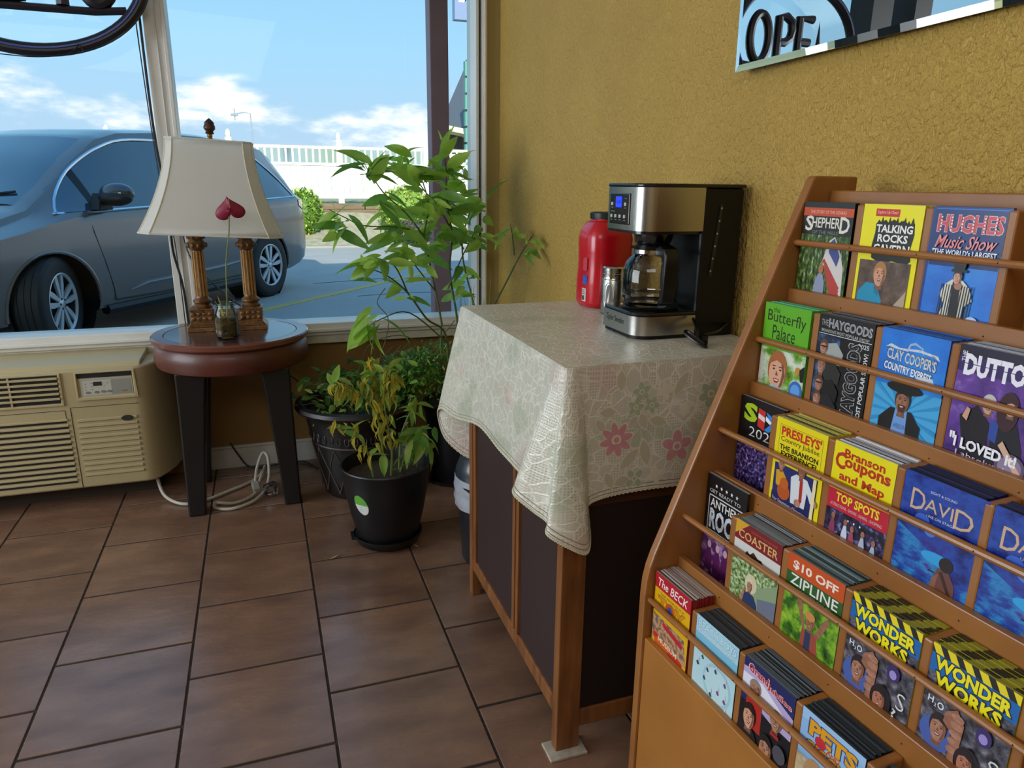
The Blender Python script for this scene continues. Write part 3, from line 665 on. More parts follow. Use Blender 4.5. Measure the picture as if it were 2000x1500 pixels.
dn = nd('ShaderNodeTexNoise', Scale=9.0, Detail=2); lk(uvn.outputs[0], dn.inputs[0])
ds = nd('ShaderNodeVectorMath', operation='SCALE'); ds.inputs['Scale'].default_value = .05; lk(dn.outputs['Color'], ds.inputs[0])
da = nd('ShaderNodeVectorMath', operation='ADD'); lk(uvn.outputs[0], da.inputs[0]); lk(ds.outputs[0], da.inputs[1])
vo = nd('ShaderNodeTexVoronoi', feature='DISTANCE_TO_EDGE', Scale=38.0); lk(da.outputs[0], vo.inputs['Vector'])
ed = nd('ShaderNodeMapRange'); ed.inputs['From Min'].default_value = .02; ed.inputs['From Max'].default_value = .09; ed.inputs['To Min'].default_value = .55; ed.inputs['To Max'].default_value = 0; lk(vo.outputs['Distance'], ed.inputs['Value'])
vc = nd('ShaderNodeTexVoronoi', Scale=38.0); lk(da.outputs[0], vc.inputs['Vector'])
sepc = nd('ShaderNodeSeparateColor'); lk(vc.outputs['Color'], sepc.inputs[0])
lf_ = nd('ShaderNodeMath', operation='GREATER_THAN'); lf_.inputs[1].default_value = .45; lk(sepc.outputs[0], lf_.inputs[0])
c1 = nd('ShaderNodeMix', data_type='RGBA'); c1.inputs[6].default_value = (*lin('#aca693'), 1); c1.inputs[7].default_value = (*lin('#d8d5c6'), 1); lk(mn.outputs[0], c1.inputs[0])
c2 = nd('ShaderNodeMix', data_type='RGBA'); c2.inputs[7].default_value = (*lin('#c9c5b4'), 1); lk(lf_.outputs[0], c2.inputs[0]); lk(c1.outputs[2], c2.inputs[6])
c3 = nd('ShaderNodeMix', data_type='RGBA'); c3.inputs[7].default_value = (*lin('#ebe8d8'), 1); lk(ed.outputs[0], c3.inputs[0]); lk(c2.outputs[2], c3.inputs[6])
blo = nd('ShaderNodeTexNoise', Scale=7.0, Detail=1); lk(uvn.outputs[0], blo.inputs[0])
br = nd('ShaderNodeMapRange'); br.inputs['From Min'].default_value = .62; br.inputs['From Max'].default_value = .72; br.inputs['To Max'].default_value = .30; lk(blo.outputs[0], br.inputs['Value'])
c4 = nd('ShaderNodeMix', data_type='RGBA'); c4.inputs[7].default_value = (*lin('#c08a8c'), 1); lk(br.outputs[0], c4.inputs[0]); lk(c3.outputs[2], c4.inputs[6])
br2 = nd('ShaderNodeMapRange'); br2.inputs['From Min'].default_value = .40; br2.inputs['From Max'].default_value = .32; br2.inputs['To Max'].default_value = .35; lk(blo.outputs[0], br2.inputs['Value'])
c5 = nd('ShaderNodeMix', data_type='RGBA'); c5.inputs[7].default_value = (*lin('#8fa383'), 1); lk(br2.outputs[0], c5.inputs[0]); lk(c4.outputs[2], c5.inputs[6])
lk(c5.outputs[2], b.inputs['Base Color'])
hs_ = nd('ShaderNodeMath', operation='MULTIPLY_ADD'); hs_.inputs[1].default_value = .35; lk(mn.outputs[0], hs_.inputs[0]); lk(ed.outputs[0], hs_.inputs[2])
fn = nd('ShaderNodeTexNoise', Scale=160.0, Detail=3); lk(uvn.outputs[0], fn.inputs[0])
h3 = nd('ShaderNodeMath', operation='MULTIPLY_ADD'); h3.inputs[1].default_value = 1.0; lk(fn.outputs[0], h3.inputs[0]); lk(hs_.outputs[0], h3.inputs[2])
bp = nd('ShaderNodeBump', Strength=.7, Distance=.0012); lk(h3.outputs[0], bp.inputs['Height']); lk(bp.outputs[0], b.inputs['Normal'])

# columns round the edge: (point on the table edge, hem point)
COL = [((1.005, 1.893), (1.005, 1.905, .64)), ((.80, 1.893), (.80, 1.91, .63)), ((.66, 1.893), (.665, 1.915, .53)), ((.56, 1.893), (.575, 1.935, .41)), ((.53, 1.892), (.492, 1.985, .455)),
       ((.515, 1.888), (.466, 2.00, .535)), ((.515, 1.84), (.468, 1.965, .570)), ((.515, 1.72), (.486, 1.86, .572)), ((.515, 1.58), (.499, 1.681, .607)), ((.515, 1.42), (.496, 1.50, .607)), ((.515, 1.30), (.496, 1.395, .607)),
       ((.516, 1.235), (.492, 1.330, .606)), ((.517, 1.20), (.443, 1.250, .612)), ((.517, 1.180), (.468, 1.200, .590)), ((.519, 1.174), (.486, 1.168, .578)), ((.521, 1.172), (.470, 1.128, .574)), ((.525, 1.171), (.508, 1.105, .550)),
       ((.530, 1.170), (.547, 1.108, .533)), ((.542, 1.170), (.566, 1.140, .560)), ((.56, 1.170), (.566, 1.160, .600)), ((.60, 1.170), (.598, 1.160, .617)), ((.68, 1.170), (.685, 1.160, .623)), ((.80, 1.170), (.80, 1.160, .621)), ((1.005, 1.170), (1.005, 1.162, .615))]
tops = catmull([(a[0], a[1], ZC) for a, h_ in COL], 5); hems = catmull([h_ for a, h_ in COL], 5)
rows = []; uvs = []; acc = 0
ROWN = 16
for j in range(ROWN+1):
    s_ = j/ROWN; row = []; uvr = []
    for k, (a, h_) in enumerate(zip(tops, hems)):
        p = a.lerp(h_, s_)
        d = (h_-a); hor = Vector((d.x, d.y, 0))
        # cloth hugs the edge and then falls: delay the sideways swing
        q = Vector((a.x, a.y, 0))+hor*(s_**.9); z = a.z-(a.z-h_.z)*(s_**1.0)
        if j == 1: z = a.z-.006
        row.append((q.x, q.y, z))
    rows.append(row)
arc_ = [0]
for k in range(1, len(tops)): arc_.append(arc_[-1]+max((hems[k]-hems[k-1]).length*.55, (tops[k]-tops[k-1]).length))
for j in range(ROWN+1): uvs.append([(arc_[k], .2+(tops[k]-hems[k]).length*j/ROWN) for k in range(len(tops))])
mbc = MB(); mbc.grid(rows, 0, uv=uvs)
cen = (.76, 1.53)
# top sheet: rings toward the middle
tr = []; tu = []
for j in range(2):
    f_ = [1, 0.0][j]
    tr.append([(cen[0]+(a.x-cen[0])*f_, cen[1]+(a.y-cen[1])*f_, ZC+(0 if j == 0 else .0005)) for a in tops])
    tu.append([(p[0]*1.0, p[1]*1.0) for p in tr[-1]])
tr2 = [[p for p in tr[0]]]; 
lay = mbc.bm.loops.layers.uv.verify()
for xa in range(12):
    for ya in range(16):
        x0 = .515+xa*(.49/12); x1 = x0+.49/12; y0 = 1.170+ya*(.723/16); y1 = y0+.723/16
        f_ = mbc.bm.faces.new([mbc.bm.verts.new((x, y, ZC+.0006*noise.noise(Vector((x*14, y*14, 0))))) for x, y in ((x0, y0), (x1, y0), (x1, y1), (x0, y1))])
        for lp_ in f_.loops: lp_[lay].uv = (lp_.vert.co.x, lp_.vert.co.y)
cloth = mbc.build('tablecloth', M_cloth, smooth=60)
for p_ in cloth.data.polygons: pass
tag(cloth, 'cream lace tablecloth with pink and green flowers draped over the cabinet', 'tablecloth')
M_lace = mat('lace_thread', '#cfc9ae', .5)
def lerp_rows(s_): 
    j = s_*ROWN; j0 = min(int(j), ROWN-1); f_ = j-j0
    return [Vector(rows[j0][k]).lerp(Vector(rows[j0+1][k]), f_) for k in range(len(tops))]
hemline = catmull(lerp_rows(1.0), 6); lt = MB()
sc_pts = [p+Vector((0, 0, -.004*abs(sin(i*1.05)))) for i, p in enumerate(hemline)]
lt.tube(sc_pts, .0017, 5); lt.tube(hemline, .0012, 4)
lt.build('lace_trim', M_lace, cloth)
for s_ in (.955, .985): MB().tube(catmull(lerp_rows(s_), 3), .0009, 4).build('hem_stitch', mat('hem_dark_thread', '#8a8068', .6), cloth)  # two stitch lines in a darker tone than the lace trim
# printed flowers on the near drape
M_pink = mat('flower_pink', '#cf959b', .4, noise_=(120, .5), c2='#bb8085'); M_green = mat('flower_green', '#aab79a', .4, noise_=(120, .5), c2='#98a586'); M_out = mat('flower_outline', '#d8d2bb', .4)
def drape_y(z): return 1.170-.010*max(0, (ZC-z)/.265)**.9
def petal_flower(cx, cz, r, n, m, rot=0, mi2=None):
    mbf = MB()
    for k in range(n):
        a = rot+2*pi*k/n
        for (sc_, off, mm) in ((1.28, .0010, 1), (1.0, .0014, 0)):
            ring = []
            for q in range(14):
                b_ = 2*pi*q/14; px = r*(.60+.40*cos(b_)*sc_); pz = r*min(.30, .50*math.tan(pi/max(n, 4)))*sin(b_)*sc_*(1.0-.1*cos(b_))
                x = cx+px*cos(a)-pz*sin(a); z = cz+px*sin(a)+pz*cos(a)
                ring.append((x, drape_y(z)-off, z))
            mbf.face(ring, mm)
    for (rr_, off, mm) in ((.30, .0017, 1), (.17, .002, 0)):
        mbf.face([(cx+r*rr_*cos(2*pi*q/12), drape_y(cz)-off, cz+r*rr_*sin(2*pi*q/12)) for q in range(12)], mm)
    o = mbf.build('printed_flower', [m, M_out], cloth, smooth=0, recalc=False); return o
petal_flower(.625, .733, .036, 8, M_pink, .2); petal_flower(.762, .705, .035, 5, M_pink, pi/2)
petal_flower(.835, .808, .029, 6, M_green, .3); petal_flower(.677, .825, .020, 5, M_green, .5); petal_flower(.665, .795, .018, 5, M_green, .1); petal_flower(.700, .797, .018, 5, M_green, 1.1)
petal_flower(.668, .648, .022, 4, M_green, .7); petal_flower(.73, .822, .018, 4, M_out, .2); petal_flower(.716, .65, .018, 4, M_out, .2); petal_flower(.776, .78, .014, 6, M_out, .4)
def printed_leaf(cx, cz, ln, wd, a, m=None):
    mbf = MB(); 
    for (k_, off, mm) in ((1.22, .0008, 1), (1.0, .0012, 0)):
        ring = [(cx+(ln*k_*cos(t_)*.5)*cos(a)-(wd*k_*sin(t_)*(1-abs(cos(t_))**3*.8)*.5)*sin(a), (ln*k_*cos(t_)*.5)*sin(a)+(wd*k_*sin(t_)*(1-abs(cos(t_))**3*.8)*.5)*cos(a)+cz) for t_ in [2*pi*q/16 for q in range(16)]]
        mbf.face([(x, drape_y(z)-off, z) for x, z in ring], mm)
    mbf.build('printed_leaf', [m or mat('leaf_print', '#bcb59e', .4), M_out], cloth, smooth=0, recalc=False)
for a_ in ((.690, .700, .055, .022, 1.8), (.655, .690, .055, .02, .8), (.716, .762, .04, .02, -.3), (.683, .765, .035, .018, 1.9), (.605, .790, .035, .018, 0), (.765, .835, .055, .018, 1.0), (.80, .745, .035, .018, 2.0), (.612, .650, .035, .018, 2.0), (.640, .645, .035, .02, .3),
           (.59, .765, .03, .016, 2.2), (.632, .850, .04, .02, 1.6), (.66, .765, .03, .015, .9), (.81, .68, .03, .016, .6), (.88, .74, .04, .02, 1.2), (.90, .81, .04, .02, .4), (.86, .66, .04, .02, 1.8)): printed_leaf(*a_)
# ================================================================ things on the tablecloth
ZK = ZC+.0012
M_steel = mat('brushed_steel', '#b9b7b2', .26, metal=1, noise_=(90, .3), c2='#9a968e', stretch=(1, 1, 12))
M_blk = mat('gloss_black_plastic', '#0c0c0e', .22, coat=.3)
M_blk2 = mat('satin_black_plastic', '#08080a', .42, spec=.35)
cm = thing('coffee_maker', 'black and steel drip coffee maker with glass carafe on the tablecloth', 'coffee maker', (.752, 1.340, ZK))
# local: front at x=0 (faces the room), x to .255 towards the wall, y 0 (near side) to .165
def rprism(x0, x1, y0, y1, r, seg=6, front_only=True, rf=.012):
    p = [(x1, y0), (x1, y1)] if front_only else None
    fr = [(x0+rf-rf*sin(R_(90*i/seg)), y1-rf+rf*cos(R_(90*i/seg))) for i in range(seg+1)]
    nr = [(x0+r-r*cos(R_(90*i/seg)), y0+r-r*sin(R_(90*i/seg))) for i in range(seg+1)]
    return p+fr+nr
D = .165
MB().prism(rprism(.004, .245, .004, D-.004, .04), 'z', 0, .008).build('foot_ring', M_blk2, cm, smooth=30)
MB().prism(rprism(0, .148, 0, D, .04), 'z', .008, .050).build('base_band', M_steel, cm, smooth=30)
MB().prism(rprism(.001, .15, .001, D-.001, .039), 'z', .050, .058).build('base_top', M_blk, cm, smooth=30, bevel=.003)
MB().lathe([(.064, .058), (.066, .062), (.060, .066), (.0001, .066)], 40, c=(.078, D/2, 0)).build('warming_plate', M_blk, cm)
MB().prism([(.148, .002), (.250, .002), (.250, D-.002), (.148, D-.002)], 'z', 0, .322).build('body', M_blk2, cm, smooth=0, bevel=.006)
MB().prism(rprism(0, .150, 0, D, .04), 'z', .232, .322).build('head', M_steel, cm, smooth=30)
MB().prism(rprism(.001, .14, .001, D-.001, .039), 'z', .226, .232).build('head_underside', M_blk, cm, smooth=30)
MB().prism(rprism(-.001, .252, -.001, D+.001, .041), 'z', .322, .330).build('lid', M_blk, cm, smooth=30, bevel=.003)
MB().lathe([(.045, .226), (.040, .205), (.030, .196), (.0001, .196)], 24, c=(.078, D/2, 0)).build('filter_basket', M_blk, cm)
# control panel on the front face
cpn = MB(); cpn.box(-.003, .001, .052, .143, .243, .309); cp2 = cpn.build('control_panel', M_blk, cm, smooth=0, bevel=.004)
MB().box(-.0042, -.002, .086, .113, .279, .302).build('display', mat('lcd_blue', '#1c35e0', .3, emit=('#2a48ff', .55)), cp2, smooth=0)
dg = MB(); put_text(dg, '12:00', .110, .287, .089, .294, lambda p: (-.0046, p[0], p[1]), bold=.01); dg.build('display_digits', mat('lcd_digit', '#14208a', .4), cp2, smooth=0)
M_btn = mat('grey_button', '#b9b9b7', .4)
for yy, zz in ((.130, .286), (.069, .286), (.131, .260), (.112, .260), (.092, .260), (.071, .260)):
    MB().box(-.0052, -.002, yy-.0038, yy+.0038, zz-.0036, zz+.0036).build('button', M_btn, cp2, smooth=0, bevel=.001)
pr = MB()
for yy, zz in ((.130, .278), (.069, .278), (.131, .252), (.112, .252), (.092, .252), (.071, .252), (.131, .270), (.121, .270), (.069, .298)): pr.box(-.0036, -.003, yy-.004, yy+.004, zz-.0006, zz+.0006)
pr.build('button_print', mat('panel_print', '#8a8a8c', .5), cp2, smooth=0)
lg = MB(); put_text(lg, "Taylor Swoden", .140, .022, .055, .040, lambda p: (-.0006, p[0], p[1]), bold=0, shear=.35)
lg.build('script_logo', mat('logo_dark', '#2e2d2b', .4), cm, smooth=0)
# water gauge on the near side
gz = MB(); gz.prism([(.190, .288), (.196, .288), (.180, .135), (.174, .135)], 'y', -.0008, .003); go = gz.build('water_gauge', mat('gauge_dark', '#22221f', .25), cm, smooth=0)
for i in range(6): MB().ball((.1925-.0155*i/5, -.001, .280-.134*i/5), (.0024, .0012, .0024), 8, 6).build('gauge_mark', mat('gauge_mark', '#8a8a80', .3), go)
# carafe: lifts off, a thing of its own
cf = thing('carafe', 'empty glass carafe with black handle standing on the coffee maker plate', 'carafe', (.830, 1.4225, ZK+.0665))
Mc = glass('carafe_glass', '#f6f8f8', 1.6)
MB().lathe([(.0001, .001), (.050, .001), (.060, .006), (.064, .020), (.064, .072), (.058, .094), (.046, .108), (.041, .114), (.041, .124)], 48, caps=False).build('glass_bowl', Mc, cf)
MB().lathe([(.0625, .014), (.0648, .016), (.0648, .022), (.0625, .024)], 48, caps=False).build('steel_rim', glass('carafe_line', '#b9c0c0', 4), cf)
MB().lathe([(.043, .112), (.0445, .114), (.0445, .122), (.043, .124)], 40, caps=False).build('neck_band', mat('chrome', '#c9c9c7', .12, metal=1), cf)
MB().lathe([(.0001, .124), (.043, .124), (.044, .130), (.032, .137), (.0001, .139)], 40, c=(0, 0, 0)).prism([(-.048, -.01), (-.030, -.018), (-.03, .018), (-.048, .01)], 'z', .124, .131).build('lid', M_blk, cf)
hd = MB(); a_h = R_(-92)
def hp_(r, z): return (r*cos(a_h), r*sin(a_h), z)
outer = [(.043, .128), (.060, .134), (.080, .130), (.090, .116), (.092, .090), (.090, .05), (.084, .015), (.076, .006), (.066, .008), (.066, .018), (.074, .026), (.078, .05), (.079, .088), (.077, .104), (.066, .112), (.043, .110)]
wv = Vector((-sin(a_h), cos(a_h), 0))
A_ = [hd.bm.verts.new(Vector(hp_(r, z))+wv*.017) for r, z in outer]; B_ = [hd.bm.verts.new(Vector(hp_(r, z))-wv*.017) for r, z in outer]
hd.cap(A_); hd.cap(B_[::-1])
for i in range(len(outer)): hd.cap((A_[i], B_[i], B_[(i+1) % 16], A_[(i+1) % 16]))
hd.build('handle', mat('handle_black', '#08080a', .32), cf, smooth=50, bevel=.003)
# power cord with tie
kc = MB(); kc.tube(catmull([(.985, 1.342, .91), (.93, 1.30, .905), (.885, 1.290, .900), (.872, 1.265, .888), (.862, 1.235, .888), (.848, 1.245, .895), (.838, 1.275, .908), (.846, 1.285, .912), (.862, 1.262, .897), (.866, 1.245, .890)], 8), .0038, 8)
kc.tube(catmull([(.885, 1.325, .93), (.875, 1.295, .915), (.868, 1.275, .900), (.866, 1.262, .890), (.880, 1.258, .889)], 6), .0035, 8)
kc.box(.870, .884, 1.262, 1.280, .8855, .905)
tag(kc.build('coiled_cord', mat('cord_gloss_black', '#0a0a0c', .25)), 'black coiled power cord lying beside the coffee maker base', 'cord')

# red jug
M_red = mat('red_plastic', '#c4081f', .28, coat=.3, noise_=(8, .4), c2='#a8061a')
jg = thing('coffee_tub', 'large red plastic jug with black lid behind the steel shaker', 'jug', (.900, 1.800, ZK))
MB().lathe([(.0001, 0), (.060, 0), (.066, .006), (.068, .014), (.068, .07), (.066, .10), (.066, .15), (.067, .185), (.063, .205), (.050, .226), (.040, .232), (.038, .238), (.0001, .238)], 48, power=3.2).build('body', M_red, jg)
MB().lathe([(.0001, .236), (.043, .236), (.0435, .240), (.0435, .252), (.041, .255), (.0001, .255)], 40).build('lid', mat('dark_green_lid', '#14201e', .4), jg)
for k in range(40):
    a = 2*pi*k/40; MB().box(.0425, .0442, -.001, .001, .239, .252, mtx=Matrix.Rotation(a, 4, 'Z')).build('lid_rib', mat('dark_green_lid', ''), jg, smooth=0) if k % 2 else None
def wrap(r, a0, a1, z0, z1, n=8, power=3.2):
    rows = []
    for z in (z0, z1):
        row = []
        for i in range(n+1):
            a = R_(a0+(a1-a0)*i/n); ca, sa = cos(a), sin(a); f_ = (abs(ca)**power+abs(sa)**power)**(-1/power); row.append((r*ca*f_, r*sa*f_, z))
        rows.append(row)
    return rows
lb = MB(); lb.grid(wrap(.0686, 188, 207, .062, .088)); lb.build('label', mat('label_blue', '#2b4f9e', .4), jg)
lb = MB(); lb.grid(wrap(.0688, 187, 204, .016, .052)); lb.build('label', mat('label_white', '#cfc3b6', .4), jg)
lb = MB(); lb.grid(wrap(.0684, 188, 205, .10, .135)); lb.build('label', mat('label_pale_red', '#b8404a', .4), jg)
lb = MB()
for i in range(9): lb.grid(wrap(.0692, 188.5+i*1.1, 189.1+i*1.1, .019, .032, 1))
for i in range(3): lb.grid(wrap(.0692, 188.5, 200, .036+i*.005, .0375+i*.005, 3))
for i in range(4): lb.grid(wrap(.0690, 190, 203, .066+i*.005, .0665+i*.005, 3), 1)
lb.build('label_print', [mat('print_dark', '#2a2a2e', .4), mat('print_pale', '#9db0dc', .4)], jg)

# steel shaker
sk = thing('steel_shaker', 'small brushed steel shaker with an oval window beside the carafe', 'shaker', (.866, 1.672, ZK))
MB().lathe([(.0001, 0), (.030, 0), (.0312, .002)], 36).build('base', M_blk2, sk)
MB().lathe([(.0312, .002), (.0315, .004), (.0315, .088), (.0305, .090)], 40, caps=False).build('body', M_steel, sk)
MB().lathe([(.0305, .090), (.0295, .092), (.0295, .098), (.0303, .099), (.0303, .104), (.0295, .105), (.0295, .110), (.0303, .111), (.0303, .119), (.027, .123), (.0001, .124)], 40).build('cap', mat('polished_steel', '#c4c4c2', .16, metal=1), sk)
ov = MB(); ring = []; ring2 = []
for q in range(20):
    b_ = 2*pi*q/20; a = R_(222)+.30*cos(b_)*(1 if True else 1); z = .048+.030*sin(b_)*(abs(sin(b_))**-.3 if abs(sin(b_)) > .2 else 1)
    ring.append((.0318*cos(a), .0318*sin(a), z)); a2 = R_(222)+.40*cos(b_); z2 = .048+(z-.048)*1.16; ring2.append((.0322*cos(a2), .0322*sin(a2), z2))
ov.face(ring); ov.build('window', mat('shaker_window', '#77776f', .15), sk, smooth=0)
MB().tube(ring2, .0011, 6, closed=True).build('window_rim', mat('polished_steel', ''), sk)

# ================================================================ trash can
tc_ = thing('trash_can', 'slim dark grey trash can with dome lid and white bag behind the cabinet', 'trash can', (.655, 2.055, 0))
M_bin = mat('bin_charcoal', '#20242b', .35, noise_=(10, .3), c2='#181b20')
MB().lathe([(.0001, 0), (.088, 0), (.092, .008), (.108, .27), (.112, .285), (.0001, .285)], 40, power=2.6, sx=1.04).build('body', M_bin, tc_)
bg_ = MB(); rows = []; rb_ = random.Random(9)
for i in range(9):
    t_ = i/8; rows.append([((.1165+.003*noise.noise(Vector((k*.5, i*1.3, 0)))+(.004 if i in (2, 5) else 0))*cos(2*pi*k/60)*1.04, (.1165+.003*noise.noise(Vector((k*.5, i*1.3, 0))))*sin(2*pi*k/60), .205+.10*t_+.006*noise.noise(Vector((k*.13, 0, i*.2)))) for k in range(60)])
bg_.grid(rows, close_u=True); bgo = bg_.build('bag_liner', mat('white_bag_film', '#a9acb4', .3, noise_=(30, .5), c2='#7b8089'), tc_, smooth=80)
MB().lathe([(.112, .285), (.115, .298), (.113, .325), (.100, .362), (.075, .392), (.04, .407), (.0001, .411)], 40, sx=1.04).build('dome_lid', mat('bin_lid', '#2b313b', .28, coat=.2), tc_)

# ================================================================ OPEN sign
M_sign = mat('sign_black_housing', '#16141f', .35, noise_=(5, .4), c2='#101018')
os_ = thing('open_sign', 'black oval OPEN neon sign seen from behind, hanging in the left window', 'sign', (-.68, 3.06, 1.90))
ring = [(.366*cos(2*pi*k/64), 0, .262*sin(2*pi*k/64)) for k in range(64)]
MB().tube(ring, .0225, 10, closed=True).build('oval_ring', M_sign, os_)
MB().tube([(.362*cos(2*pi*k/64), -.023, .258*sin(2*pi*k/64)) for k in range(64)], .004, 6, closed=True).build('neon_tube', mat('unlit_tube_blue', '#22357e', .3), os_)
# letters, mirrored because we stand behind the sign (O is nearest the mullion)
def bar(pts, closed=False): return MB().tube(pts, .0205, 8, closed=closed)
bar([(.215+.055*cos(2*pi*k/28), 0, .0+.105*sin(2*pi*k/28)) for k in range(28)], True).build('letter_o', M_sign, os_)
p_ = MB(); p_.tube([(.105, 0, -.115), (.105, 0, .10), (.06, 0, .105), (.028, 0, .085), (.020, 0, .045), (.030, 0, .01), (.06, 0, -.01), (.105, 0, -.01)], .0205, 8); p_.build('letter_p', M_sign, os_)
e_ = MB(); e_.tube([(-.105, 0, .105), (-.022, 0, .105), (-.022, 0, -.105), (-.105, 0, -.105)], .0205, 8); e_.tube([(-.022, 0, 0), (-.09, 0, 0)], .0205, 8); e_.build('letter_e', M_sign, os_)
n__ = MB(); n__.tube([(-.15, 0, -.105), (-.15, 0, .105), (-.245, 0, -.105), (-.245, 0, .105)], .0205, 8); n__.build('letter_n', M_sign, os_)
MB().tube([(.30, .0, -.118), (.20, 0, -.128), (0, 0, -.128), (-.20, 0, -.128), (-.30, 0, -.118)], .013, 8).build('support_bar', M_sign, os_)
MB().box(-.07, .03, -.05, -.012, .20, .275).build('transformer', M_sign, os_, smooth=0, bevel=.008)
MB().tube(catmull([(-.1, -.02, -.285), (0, -.02, -.288), (.08, -.02, -.278), (.12, -.022, -.262), (.14, -.03, -.240), (.15, -.02, -.262), (.135, -.02, -.262)], 6), .0018, 5).build('tie_wire', M_cord, os_)
lnk = MB().tube([(.0045*cos(2*pi*k/10), 0, .0085*sin(2*pi*k/10)) for k in range(10)], .0012, 5, closed=True).mesh('chain_link', mat('chain_steel', '#8c8f96', .4, metal=.8))
for cx, lab in ((-.55, 'thin chain holding the right side of the open sign'), (-.86, 'thin chain holding the left side of the open sign')):
    ch = thing('hanging_chain', lab, 'chain', (cx, 3.06, 2.14))
    for i in range(34): inst('chain_link', lnk, ch, loc=(0, 0, i*.0145), rot=(0, 0, pi/2*(i % 2)))

# ================================================================ mirror
mr_ = thing('wall_mirror', 'frameless mirror with slanted bright edges hung high on the yellow wall', 'mirror', (.988, 1.394, 1.444), R_(1.6)); mr_.rotation_euler[0] = R_(-1.07)
M_mir = mat('mirror_silver', '#e8ecec', .0, metal=1)
def mir_rect(d): return d
Lm, Hm, bv = 1.0, .72, .013
mm_ = MB(); mm_.prism([(-.0, bv), (-.0, Hm-bv), (-.0, Hm-bv)], 'y', 0, 0) if False else None
mm_.face([(-.004, -bv, bv), (-.004, -Lm+bv, bv), (-.004, -Lm+bv, Hm-bv), (-.004, -bv, Hm-bv)]); mm_.build('mirror_face', M_mir, mr_, smooth=0, recalc=False)
be = MB(); I = [(-bv, bv), (-Lm+bv, bv), (-Lm+bv, Hm-bv), (-bv, Hm-bv)]; O_ = [(0, 0), (-Lm, 0), (-Lm, Hm), (0, Hm)]
for i in range(4):
    j = (i+1) % 4; be.face([(-.004, *I[i]), (-.004, *I[j]), (-.0022, *O_[j]), (-.0022, *O_[i])])
be.build('bevel', M_mir, mr_, smooth=0)
MB().box(-.0020, .0005, -Lm, 0, 0, Hm).build('backing', mat('mirror_edge', '#4e5a4c', .3), mr_, smooth=0)
# ================================================================ pots and plants
M_soil = mat('potting_soil', '#2a1f18', .9, noise_=(60, .8), c2='#4d3c2c', bump=(90, 1, .006))
def leaf_mesh(name, ln, wd, m, fold=.25, droop=.25, n=6, curl=0):
    rows = []
    for i in range(n+1):
        t = i/n; w = wd*.5*(sin(pi*min(1, t**.85*.97+.03)))**.8*(1-.12*t) if 0 < t < 1 else .0006
        y = ln*t; z = -droop*ln*t*t + curl*ln*sin(t*3.1)
        rows.append([(-w, y, z+fold*w), (-w*.5, y, z+fold*w*.35), (0, y, z), (w*.5, y, z+fold*w*.35), (w, y, z+fold*w)])
    mb = MB(); mb.grid(rows); return mb.mesh(name, m, smooth=80, recalc=False)
def leafmat(name, c, c2, rough=.45):
    m = mat(name, c, rough, noise_=(25, .7), c2=c2, objvar=.12)
    t = m.node_tree; b = t.nodes['Principled BSDF']; o = t.nodes['Material Output']
    tl = t.nodes.new('ShaderNodeBsdfTranslucent'); mx = t.nodes.new('ShaderNodeMixShader'); mx.inputs[0].default_value = .5
    src = b.inputs['Base Color'].links[0].from_socket; hs = t.nodes.new('ShaderNodeHueSaturation'); hs.inputs['Value'].default_value = 1.35; t.links.new(src, hs.inputs['Color'])
    t.links.new(hs.outputs[0], tl.inputs[0]); t.links.new(b.outputs[0], mx.inputs[1]); t.links.new(tl.outputs[0], mx.inputs[2]); t.links.new(mx.outputs[0], o.inputs[0]); return m
LG = leafmat('leaf_bright', '#93bd4c', '#b5cf66'); LD = leafmat('leaf_mid', '#5f923e', '#86ae4c'); LK = leafmat('leaf_dark', '#36682f', '#4f8a3e'); LY = leafmat('leaf_yellow', '#d0b440', '#a8a23a', .6); LO = leafmat('leaf_olive', '#98a844', '#7d923e', .55)
M_stem = mat('stem_brown_green', '#4f5a36', .6); M_stemg = mat('stem_fresh_green', '#6f7f3c', .5)
big = [leaf_mesh('leaf', .125, .048, LG, .18, .25), leaf_mesh('leaf', .140, .046, LD, .22, .40), leaf_mesh('leaf', .105, .042, LG, .15, .12), leaf_mesh('leaf', .125, .044, LG, .25, .5)]
def orient(d, roll_=0):
    d = Vector(d).normalized(); return (d.to_track_quat('Y', 'Z') @ Matrix.Rotation(roll_, 3, 'Y').to_quaternion()).to_euler()
tall = thing('tall_potted_plant', 'tall bushy green plant with long pointed leaves in front of the window corner', 'plant', (0, 0, 0))
